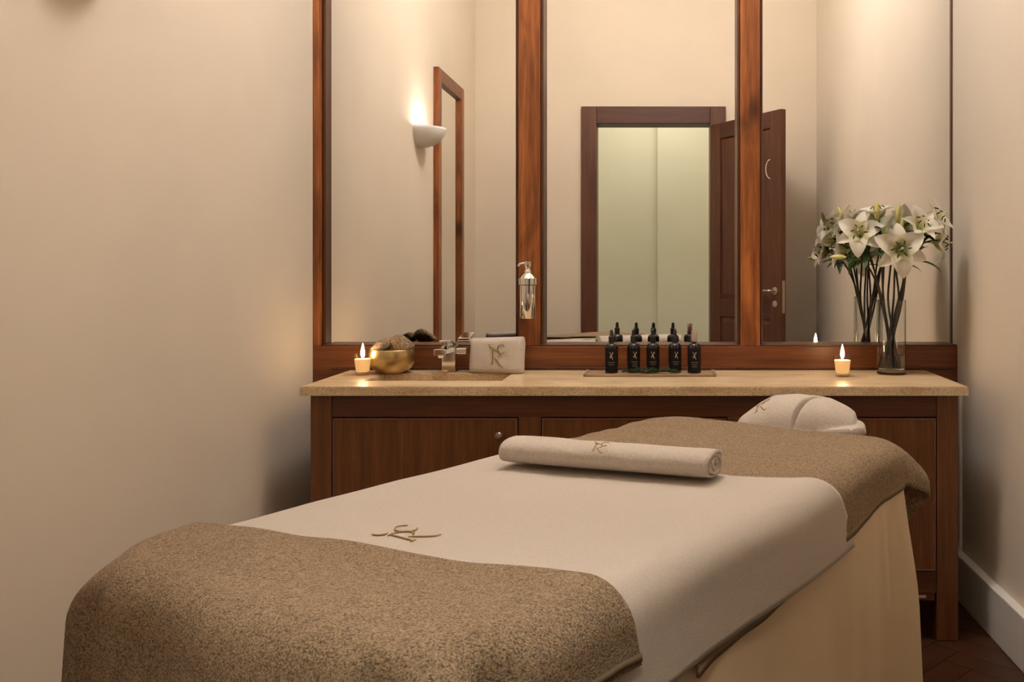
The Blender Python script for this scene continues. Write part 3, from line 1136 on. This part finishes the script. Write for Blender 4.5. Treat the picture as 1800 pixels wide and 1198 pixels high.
def head_logo(u, v):
    x = -0.112 + (u - 0.36) * 0.062
    y = -0.045 + (v - 0.5) * 0.075
    return Vector((x, y, lobe(x, y) + 0.0045))


logo_mesh('monogram', head_logo, M_gold, hd, 0.0012)
# ------------------------------------------------------------------ counter things
def candle(px_x, y, label):
    t = thing('candle', label, 'candle', (px_x, y, CT), 0, 'lit tealight candles in glass cups')
    lathe('glass_cup', [(0.0235, 0.0), (0.0255, 0.004), (0.0262, 0.016), (0.0345, 0.078), (0.0333, 0.0785), (0.0250, 0.016), (0.0235, 0.013), (0.004, 0.012)], M_thin, t, seg=36)
    lathe('wax', [(0.004, 0.0125), (0.0230, 0.0135), (0.0247, 0.0165), (0.0305, 0.060), (0.0298, 0.062), (0.004, 0.060)], M_wax, t, seg=36)
    tube('wick', [(0, 0, 0.059), (0.001, 0, 0.066), (0.002, 0, 0.072)], 0.001, M_wick, t, 6)
    lathe('flame', [(0.0008, 0.066), (0.0058, 0.073), (0.0078, 0.081), (0.0066, 0.093), (0.0036, 0.107), (0.0006, 0.120)], M_flame, t, seg=14)
    return t


candle(-1.119, 3.40, 'lit candle in a glass cup beside the brass bowl')
candle(0.692, 3.355, 'lit candle in a glass cup beside the lily vase')

# brass bowl
bx, by = -1.028, 3.470
bw = thing('brass_bowl', 'hammered brass singing bowl on the counter behind the basin', 'bowl', (bx, by, CT))
pf = [(0.004, 0.0), (0.045, 0.002), (0.066, 0.014), (0.082, 0.036), (0.088, 0.058), (0.087, 0.076), (0.084, 0.092), (0.081, 0.092),
      (0.083, 0.075), (0.084, 0.058), (0.078, 0.038), (0.063, 0.018), (0.044, 0.007), (0.004, 0.005)]
sp = spline(pf, 3)
lathe('bowl_shell', sp, M_brass, bw, seg=48)


def stone(name, loc, dims, rot, seed, label):
    bm = bmesh.new()
    bmesh.ops.create_icosphere(bm, subdivisions=4, radius=1.0)
    for v in bm.verts:
        p = v.co
        m_ = max(abs(p.x) ** 3.2 + abs(p.y) ** 3.2 + abs(p.z) ** 3.2, 1e-6) ** (1 / 3.2)
        q = Vector((p.x / m_, p.y / m_, p.z / m_))
        q *= 1 + 0.10 * noise.noise(p * 1.6 + Vector((seed, 0, 0))) + 0.05 * noise.noise(p * 5 + Vector((0, seed, 0))) + 0.03 * noise.noise(p * 12)
        v.co = Vector((q.x * dims[0], q.y * dims[1], q.z * dims[2]))
    o = from_bm(name, bm, M_pumice, None, loc, True)
    o.rotation_euler = rot
    return tag(o, label, 'pumice stone', 'pumice stones in the brass bowl')


stone('pumice_stone', (bx - 0.042, by - 0.012, CT + 0.100), (0.040, 0.034, 0.021), (0.15, -0.62, 0.3), 1.0, 'rough tan pumice stone at the left of the brass bowl')
stone('pumice_stone', (bx + 0.040, by - 0.006, CT + 0.110), (0.047, 0.034, 0.026), (0.1, 0.55, -0.25), 5.0, 'rough brown pumice stone at the right of the brass bowl')

# faucet
fx, fy = -0.812, 3.505
fa = thing('faucet', 'square chrome basin mixer tap between brass bowl and folded towel', 'faucet', (fx, fy, CT))
box('base_plate', -0.030, 0.030, -0.030, 0.030, 0.0, 0.006, M_chrome, fa, 0.0015)
box('tap_body', -0.0265, 0.0265, -0.0265, 0.0265, 0.006, 0.104, M_chrome, fa, 0.003)
box('spout', -0.024, 0.024, -0.165, -0.0265, 0.080, 0.103, M_chrome, fa, 0.003)
lathe('aerator', [(0.011, 0.0), (0.012, 0.010)], M_chrome, fa, (0, -0.148, 0.070), 16)
lv = box('lever', -0.023, 0.023, -0.085, 0.025, 0.0, 0.009, M_chrome, fa, 0.002, loc=(0, 0, 0.108))
lv.rotation_euler = (math.radians(-9), 0, 0)
lathe('lever_pivot', [(0.016, 0.0), (0.016, 0.010)], M_chrome, fa, (0, 0, 0.103), 20)
box('side_bracket', 0.0265, 0.066, -0.012, 0.012, 0.070, 0.094, M_chrome, fa, 0.003)

# folded towel standing on edge
tx, ty = -0.622, 3.468
st = thing('folded_towel', 'small white towel with gold monogram folded upright beside the faucet', 'towel', (tx, ty, CT), math.radians(-9))
TWH, THH = 0.107, 0.138
vs, fs = [], []
# rounded bundle: layered fold seen from its closed side; superellipse slab with a fold groove along the left end
nu, nv = 64, 40
def slab(u, v):
    """u angle round in plan, v height 0..1"""
    a = 2 * PI * u
    ex = 5.0
    c_, s_ = math.cos(a), math.sin(a)
    r = (abs(c_) ** ex + abs(s_) ** ex) ** (-1 / ex)
    x, y = r * c_ * TWH, r * s_ * 0.034
    # rounded top and bottom
    tz = 2 * v - 1
    k = (1 - abs(tz) ** 7) ** (1 / 2.6) if abs(tz) < 1 else 0.0
    x *= 0.93 + 0.07 * k
    y *= max(0.0, k)
    # grooves between the folded layers on the ends
    gro = 1 - 0.035 * (0.5 + 0.5 * math.cos(y / 0.034 * PI * 3)) * (abs(c_) > 0.6)
    x *= gro
    z = THH * v
    lean = 0.012 * v
    n_ = 0.002 * noise.noise(Vector((x * 25, y * 25, z * 25)))
    return Vector((x + n_, y + lean + n_, z - 0.006 * (x / TWH) * 0 + 0.004 * (x / TWH) * v))
for j in range(nv + 1):
    for i in range(nu):
        vs.append(slab(i / nu, 0.5 - 0.5 * math.cos(PI * j / nv)))
for j in range(nv):
    for i in range(nu):
        i2 = (i + 1) % nu
        fs.append((j * nu + i, j * nu + i2, (j + 1) * nu + i2, (j + 1) * nu + i))
fs.append(tuple(range(nu - 1, -1, -1)))
fs.append(tuple(nv * nu + i for i in range(nu)))
from_data('towel_body', vs, fs, M_whiteT2, st)


def up_logo(u, v):
    x = 0.008 + (u - 0.36) * 0.084
    z = 0.028 + v * 0.088
    return Vector((x, -0.0338 + 0.012 * z / THH - 0.0022, z))


logo_mesh('monogram', up_logo, M_gold, st, 0.003)

# soap dispenser on the post
dx, dz = -0.511, 1.088
dp = thing('soap_dispenser', 'polished chrome pump soap dispenser mounted on the wooden mirror post', 'soap dispenser', (dx, YW - 0.042, dz))
lathe('canister', [(0.004, 0.0), (0.029, 0.0), (0.031, 0.003), (0.031, 0.130), (0.027, 0.133), (0.004, 0.133)], M_chrome, dp, seg=32)
lathe('holder_ring', [(0.0315, 0.133), (0.0365, 0.133), (0.0365, 0.158), (0.0315, 0.158)], M_chrome, dp, seg=32, cap0=False, cap1=False)
lathe('collar', [(0.031, 0.134), (0.031, 0.158), (0.022, 0.170), (0.014, 0.178), (0.014, 0.186), (0.010, 0.192), (0.010, 0.200), (0.0135, 0.205), (0.0135, 0.224), (0.003, 0.226)], M_chrome, dp, seg=32)
tube('nozzle', [(-0.008, -0.004, 0.217), (-0.020, -0.008, 0.217), (-0.031, -0.012, 0.213), (-0.037, -0.014, 0.205)], 0.0042, M_chrome, dp, 10)
box('wall_bracket', -0.012, 0.012, 0.033, 0.0415, 0.125, 0.165, M_chrome, dp, 0.002)

# tray with bottles
TRX0, TRX1, TRY0, TRY1 = -0.278, 0.220, 3.345, 3.495
tr = thing('serving_tray', 'thin pale wooden tray under the black dropper bottles', 'tray', ((TRX0 + TRX1) / 2, (TRY0 + TRY1) / 2, CT))
hw, hh_ = (TRX1 - TRX0) / 2, (TRY1 - TRY0) / 2
box('tray_board', -hw, hw, -hh_, hh_, 0.0, 0.008, M_tray, tr, 0.002)
box('tray_lip', -hw, -hw + 0.012, -hh_, hh_, 0.008, 0.011, M_tray, tr, 0.001)
box('tray_lip', hw - 0.012, hw, -hh_, hh_, 0.008, 0.011, M_tray, tr, 0.001)
TT = CT + 0.0082
XMARK = [([(560, 380), (600, 420), (650, 460)], [30, 40, 14]), ([(880, 380), (800, 470), (700, 600), (600, 760)], [24, 40, 44, 20]),
         ([(620, 500), (700, 580), (780, 700), (860, 820)], [14, 44, 50, 24]), ([(560, 690), (640, 660), (700, 640)], [24, 34, 12]),
         ([(760, 420), (840, 440), (900, 420)], [14, 30, 12])]


def dropper(name, x, y, label, h=0.112, r=0.0252, cap='dropper', lines=2, rot=0.0):
    t = thing('dropper_bottle' if cap == 'dropper' else 'spray_bottle', label, 'bottle', (x, y, TT), rot, 'black bottles on the tray')
    pf = [(0.004, 0.0), (r - 0.002, 0.0), (r, 0.003), (r, h - 0.012), (r - 0.003, h - 0.004), (r - 0.010, h), (0.0105, h + 0.003), (0.0105, h + 0.010), (0.004, h + 0.010)]
    lathe('bottle_body', pf, M_black, t, seg=32, auto=50)
    # printed wrap label
    vs, fs = [], []
    for k in range(17):
        a = -PI / 2 - 1.15 + 2.3 * k / 16
        for z in (0.008, h - 0.018):
            vs.append(((r + 0.0003) * math.cos(a), (r + 0.0003) * math.sin(a), z))
    for k in range(16):
        fs.append((2 * k, 2 * k + 2, 2 * k + 3, 2 * k + 1))
    lab = from_data('paper_label', vs, fs, M_label, t)

    def cyl(u, v, w=0.020, zc=h * 0.60, hh=0.030):
        a = -PI / 2 + (u - 0.36) * w / r
        return Vector(((r + 0.0008) * math.cos(a), (r + 0.0008) * math.sin(a), zc + (v - 0.5) * hh))
    logo_mesh('emblem', cyl, M_print, lab, 0.0, 1.0, XMARK)
    for q in range(lines):
        zz = h * 0.36 - q * 0.008
        vs, fs = [], []
        wd = 0.55 if q == 0 else 0.38
        for k in range(9):
            a = -PI / 2 - wd + 2 * wd * k / 8
            for z in (zz, zz + 0.0028):
                vs.append(((r + 0.0007) * math.cos(a), (r + 0.0007) * math.sin(a), z))
        for k in range(8):
            fs.append((2 * k, 2 * k + 2, 2 * k + 3, 2 * k + 1))
        from_data('print_line', vs, fs, M_printd, lab)
    if cap == 'dropper':
        lathe('cap', [(0.0115, h + 0.006), (0.0115, h + 0.026), (0.009, h + 0.028)], M_rubber, t, seg=24)
        lathe('rubber_bulb', [(0.0085, h + 0.027), (0.0072, h + 0.031), (0.0068, h + 0.043), (0.0055, h + 0.050), (0.001, h + 0.053)], M_rubber, t, seg=20)
    else:
        lathe('pump', [(0.0105, h + 0.006), (0.0105, h + 0.012), (0.005, h + 0.014), (0.005, h + 0.030), (0.003, h + 0.031)], M_whiteprint, t, seg=24)
        lathe('clear_cap', [(0.0118, h + 0.008), (0.0114, h + 0.044), (0.010, h + 0.046), (0.003, h + 0.0465)], M_clearcap, t, seg=24)
    return t


M_whiteprint = mat('rose_pump', (0.75, 0.52, 0.45), 0.4)
dropper('b', -0.175, 3.405, 'black dropper bottle at the left end of the tray, nearest the soap dispenser')
dropper('b', -0.092, 3.425, 'black dropper bottle second from the left on the tray', lines=3, rot=0.25)
dropper('b', -0.018, 3.425, 'black dropper bottle in the middle of the five on the tray')
dropper('b', 0.066, 3.425, 'black dropper bottle on the tray just left of the clear-capped one', rot=0.2)
dropper('b', 0.139, 3.405, 'black spray bottle with clear rosy cap at the right end of the tray', r=0.0258, cap='spray', lines=3)

# green sprig lying in front of the bottles
sg = thing('rosemary_sprig', 'dark green feathery sprig lying along the tray in front of the bottles', 'sprig', (-0.03, 3.376, TT))
pts = [(-0.105 + 0.21 * k / 20, 0.006 * math.sin(k * 0.7), 0.006 + 0.003 * math.sin(k * 0.5)) for k in range(21)]
tube('twig', pts, 0.0016, M_stem, sg, 6)
vs, fs = [], []
for k in range(420):
    q = random.random()
    i = q * 19.99
    a = Vector(pts[int(i)]).lerp(Vector(pts[int(i) + 1]), i % 1)
    d = Vector((random.uniform(0.1, 1.0), random.uniform(-0.8, 0.8), random.uniform(0.0, 0.75))).normalized()
    ln = random.uniform(0.012, 0.024) * (0.6 + 0.6 * math.sin(q * PI))
    s_ = d.cross(Vector((0, 0, 1))).normalized() * 0.0011
    b0 = len(vs)
    p1 = a + d * ln * 0.5 + Vector((0, 0, 0.002)); p2 = a + d * ln
    p1.z = max(0.001, p1.z); p2.z = max(0.001, p2.z)
    vs += [a - s_ * 0.5, a + s_ * 0.5, p1 + s_, p1 - s_, p2]
    fs += [(b0, b0 + 1, b0 + 2, b0 + 3), (b0 + 3, b0 + 2, b0 + 4)]
o = from_data('needles', vs, fs, M_sprig, sg)
o['kind'] = 'stuff'
o.modifiers.new('t', 'SOLIDIFY').thickness = 0.0006

# ------------------------------------------------------------------ vase with lilies
vx, vy = 0.897, 3.44
va = thing('glass_vase', 'clear glass cylinder vase holding white lilies at the right end of the counter', 'vase', (vx, vy, CT))
VR, VH = 0.0545, 0.284
lathe('vase_glass', [(0.004, 0.0), (VR - 0.003, 0.0), (VR, 0.003), (VR, VH), (VR - 0.003, VH + 0.0005), (VR - 0.003, 0.020), (VR - 0.006, 0.016), (0.004, 0.015)], M_glass, va, seg=56)
lathe('water', [(0.004, 0.0152), (VR - 0.0062, 0.0162), (VR - 0.0032, 0.0202), (VR - 0.0032, 0.072), (0.004, 0.072)], M_water, va, seg=56)


def petal_mesh(length, width, curl, seed):
    """petal along +x from the throat, opening upwards (+z is the flower axis)"""
    vs, fs = [], []
    nl, nw = 12, 6
    rnd = random.Random(seed)
    tw = rnd.uniform(-0.15, 0.15)
    for i in range(nl + 1):
        s = i / nl
        # centre line: rises out of the throat, then arches outward and curls back
        ang_ = math.radians(62) - (math.radians(62) + curl) * sstep(0.05, 1.0, s) ** 0.9
        if i == 0:
            px_, pz_ = 0.004, 0.0
        else:
            px_ += math.cos(ang_) * length / nl
            pz_ += math.sin(ang_) * length / nl
        wdt = width * (math.sin(PI * min(1, s ** 0.75 * 0.98 + 0.02)) ** 0.75) * (1 - 0.15 * s) + 0.003 * (1 - s)
        for j in range(nw + 1):
            q = -1 + 2 * j / nw
            cup = 0.22 * wdt * q * q * (1 - 0.4 * s) + 0.05 * wdt * math.sin(q * 3 + s * 8 + seed) * s
            rib = -0.06 * wdt * math.exp(-(q / 0.18) ** 2)
            yy = q * wdt * 0.5
            vs.append((px_ - math.sin(ang_) * (cup + rib), yy, pz_ + math.cos(ang_) * (cup + rib) + tw * yy * s))
    for i in range(nl):
        for j in range(nw):
            a = i * (nw + 1) + j
            fs.append((a, a + 1, a + nw + 2, a + nw + 1))
    me = bpy.data.meshes.new('petal')
    me.from_pydata([tuple(v) for v in vs], [], fs)
    me.materials.append(M_petal)
    for p in me.polygons:
        p.use_smooth = True
    return me


PET = {}
for opn, (ln, curl) in {'wide': (0.112, math.radians(28)), 'half': (0.105, math.radians(-8)), 'cup': (0.100, math.radians(-38))}.items():
    PET[opn] = [petal_mesh(ln, 0.076, curl, 1), petal_mesh(ln * 0.97, 0.056, curl + 0.08, 4)]
# stamen: pale filament with a dark anther across its tip
_fv, _ff = tube_data([(0.003, 0, 0.0), (0.008, 0, 0.03), (0.024, 0, 0.056)], [0.0012, 0.001, 0.0008], 5)
_av, _af = tube_data([(0.017, -0.002, 0.062), (0.020, -0.001, 0.060), (0.024, 0.0, 0.057), (0.028, 0.001, 0.054), (0.031, 0.002, 0.051)], [0.0012, 0.0024, 0.0026, 0.0024, 0.0012], 6)
ME_st = bpy.data.meshes.new('stamen')
ME_st.from_pydata([tuple(v) for v in _fv + _av], [], _ff + [tuple(i + len(_fv) for i in f) for f in _af])
ME_st.materials.append(M_filament); ME_st.materials.append(M_anther)
for i, p in enumerate(ME_st.polygons):
    p.material_index = 0 if i < len(_ff) else 1
    p.use_smooth = True
_v, _f = lathe_data([(0.002, -0.012), (0.007, -0.006), (0.0085, 0.002), (0.004, 0.012), (0.0022, 0.03), (0.0018, 0.068), (0.0042, 0.072), (0.0035, 0.076), (0.001, 0.077)], 12)
ME_pis = bpy.data.meshes.new('bloom')
ME_pis.from_pydata(_v, [], _f)
ME_pis.materials.append(M_filament)
for p in ME_pis.polygons:
    p.use_smooth = True


def leaf_mesh(ln, wd, droop):
    vs, fs = [], []
    nl = 10
    for i in range(nl + 1):
        s = i / nl
        a = 0.5 - droop * s
        x = ln * s * math.cos(a * 0.6)
        z = ln * (0.35 * s - droop * 0.55 * s * s)
        wv = wd * math.sin(PI * min(1, s * 0.93 + 0.07)) ** 0.8
        for q, dz in ((-1, 0.16), (0, 0.0), (1, 0.16)):
            vs.append((x, q * wv / 2, z + dz * wv))
    for i in range(nl):
        for j in range(2):
            a = i * 3 + j
            fs.append((a, a + 1, a + 4, a + 3))
    me = bpy.data.meshes.new('leaf')
    me.from_pydata(vs, [], fs)
    me.materials.append(M_leaf)
    for p in me.polygons:
        p.use_smooth = True
    return me


LEAVES = [leaf_mesh(0.11, 0.034, 0.9), leaf_mesh(0.095, 0.038, 0.55), leaf_mesh(0.125, 0.030, 1.25)]
_bp = [(0.0015, 0.0), (0.006, 0.006), (0.010, 0.022), (0.0115, 0.036), (0.010, 0.052), (0.006, 0.066), (0.0015, 0.074)]
_v, _f = lathe_data(spline(_bp, 3), 12)
_v = [(x * (1 + 0.14 * math.cos(3 * math.atan2(y, x))), y * (1 + 0.14 * math.cos(3 * math.atan2(y, x))), z) for x, y, z in _v]
ME_bud = bpy.data.meshes.new('bud')
ME_bud.from_pydata(_v, [], _f)
ME_bud.materials.append(M_bud)
for p in ME_bud.polygons:
    p.use_smooth = True


def orient(axis, spin):
    a = Vector(axis).normalized()
    q = Vector((0, 0, 1)).rotation_difference(a)
    return q.to_matrix().to_4x4() @ Matrix.Rotation(spin, 4, 'Z')


def linked(name, me, parent, mtx):
    o = bpy.data.objects.new(name, me)
    COL.objects.link(o)
    o.parent = parent
    o.matrix_local = mtx
    return o


def lily(label, tip, axis, kind='wide', size=1.0, foot=None, leaves=4, seed=0, spin=0.0, buds=()):
    """tip: bloom base in vase coordinates (m from vase centre, height above the counter)"""
    rnd = random.Random(seed * 13 + 5)
    t = thing('lily_stem', label, 'lily', (vx, vy, CT), 0, 'white lilies in the vase')
    tip = Vector(tip)
    hd_ = Vector((tip.x, tip.y, 0))
    d = hd_.normalized() if hd_.length > 0.01 else Vector((1, 0, 0))
    foot = Vector((-d.x * 0.016 + rnd.uniform(-.022, .022), -d.y * 0.016 + rnd.uniform(-.022, .022), 0.024))
    mouth = Vector((d.x * 0.034 + rnd.uniform(-.008, .008), d.y * 0.034 + rnd.uniform(-.008, .008), VH + 0.0))
    ax = Vector(axis).normalized()
    end = tip - ax * 0.010 * size
    pre = end - ax * 0.035 * size - Vector((0, 0, 0.012))
    mid = mouth.lerp(pre, 0.55) + d * -0.008 + Vector((0, 0, 0.012))
    sp = spline([tuple(foot), tuple(foot.lerp(mouth, 0.5)), tuple(mouth), tuple(mid), tuple(pre), tuple(end)], 6)
    tube('stem', sp, [0.0048 - 0.0018 * i / len(sp) for i in range(len(sp))], M_stem, t, 8)
    if kind != 'bud':
        B_ = Matrix.Translation(tip) @ orient(ax, spin) @ Matrix.Scale(size, 4)
        b = linked('bloom', ME_pis, t, B_)
        for k in range(6):
            linked('petal', PET[kind][k % 2], b, Matrix.Rotation(k * PI / 3 + rnd.uniform(-.09, .09), 4, 'Z') @ Matrix.Rotation(rnd.uniform(-.09, .09), 4, 'Y'))
        for k in range(6):
            linked('stamen', ME_st, b, Matrix.Rotation(k * PI / 3 + 0.5, 4, 'Z') @ Matrix.Rotation(rnd.uniform(-.05, .12), 4, 'Y'))
    else:
        linked('bud', ME_bud, t, Matrix.Translation(tip) @ orient(ax, spin) @ Matrix.Scale(size, 4))
    for bt, bax, bs in buds:
        bt = Vector(bt); bax = Vector(bax).normalized()
        linked('bud', ME_bud, t, Matrix.Translation(bt) @ orient(bax, 0.4) @ Matrix.Scale(bs, 4))
        j = Vector(sp[int(len(sp) * 0.80)])
        tube('stem', spline([tuple(j), tuple(j.lerp(bt, 0.5) + Vector((0, 0, .01))), tuple(bt - bax * 0.0 )], 4), 0.0017, M_leaf, t, 6)
    for k in range(leaves):
        f = 0.64 + 0.21 * k / max(1, leaves - 1) + rnd.uniform(-.03, .03)
        p = Vector(sp[min(len(sp) - 2, int(len(sp) * f))])
        a = math.atan2(d.y, d.x) + rnd.uniform(-1.7, 1.7)
        linked('leaf', LEAVES[rnd.randrange(3)], t, Matrix.Translation(p) @ Matrix.Rotation(a, 4, 'Z') @ Matrix.Rotation(rnd.uniform(-.5, .35), 4, 'Y') @ Matrix.Scale(rnd.uniform(.85, 1.15), 4))
    return t


# photo position -> vase coordinates helper
def vz(px, py, Y):
    x = (px - 1156) / FPX * Y
    z = CZ - (py - 470) / FPX * Y
    return (x - vx, Y - vy, z - CT)


lily('wide open white lily bloom lowest and nearest in the bouquet', vz(1580, 440, 3.345), (-0.10, -1, 0.08), 'wide', 1.10, leaves=4, seed=1, spin=0.52)
lily('white lily bloom at the upper right of the bouquet facing right', vz(1632, 390, 3.43), (0.70, -0.50, 0.45), 'half', 1.0, leaves=4, seed=2, spin=0.2)
lily('white lily bloom just above and right of the big front bloom', vz(1612, 404, 3.38), (0.25, -0.75, 0.55), 'half', 0.95, leaves=4, seed=3, spin=0.0)
lily('white lily bloom reaching furthest right towards the wall', vz(1640, 425, 3.40), (0.90, -0.30, -0.05), 'wide', 0.92, leaves=5, seed=4, spin=0.3)
lily('white lily bloom at the back of the bouquet facing the mirror', vz(1556, 412, 3.50), (-0.30, 0.9, 0.12), 'wide', 1.0, leaves=5, seed=5, spin=0.4)
lily('open white lily bloom left of the big front bloom', vz(1512, 414, 3.40), (-0.30, -0.85, 0.25), 'wide', 0.98, leaves=5, seed=6, spin=0.1,
     buds=[(vz(1482, 388, 3.46), (-0.3, 0.1, 0.9), 0.8)])
lily('white lily bloom low at the left side of the bouquet', vz(1490, 440, 3.45), (-0.95, 0.15, 0.10), 'half', 0.92, leaves=5, seed=7, spin=0.2,
     buds=[(vz(1488, 452, 3.39), (-0.95, -0.1, 0.02), 0.85)])
lily('white lily bloom at the upper left edge of the bouquet', vz(1497, 398, 3.49), (-0.75, 0.35, 0.45), 'half', 0.90, leaves=4, seed=12, spin=0.5)
lily('white lily bloom at the top of the bouquet', vz(1545, 385, 3.46), (-0.20, -0.15, 0.95), 'half', 0.85, leaves=4, seed=8, spin=0.3)
lily('tall closed lily bud standing up left of centre', vz(1541, 388, 3.40), (0.0, 0.0, 1.0), 'bud', 1.0, leaves=4, seed=9)
lily('tall closed lily bud standing up right of centre', vz(1576, 392, 3.42), (0.12, 0.0, 1.0), 'bud', 1.0, leaves=5, seed=10,
     buds=[(vz(1585, 404, 3.41), (0.05, -0.1, 1.0), 0.65)])
lily('small closed lily bud at the right of the bouquet', vz(1609, 398, 3.45), (0.02, 0.0, 1.0), 'bud', 0.72, leaves=4, seed=11)
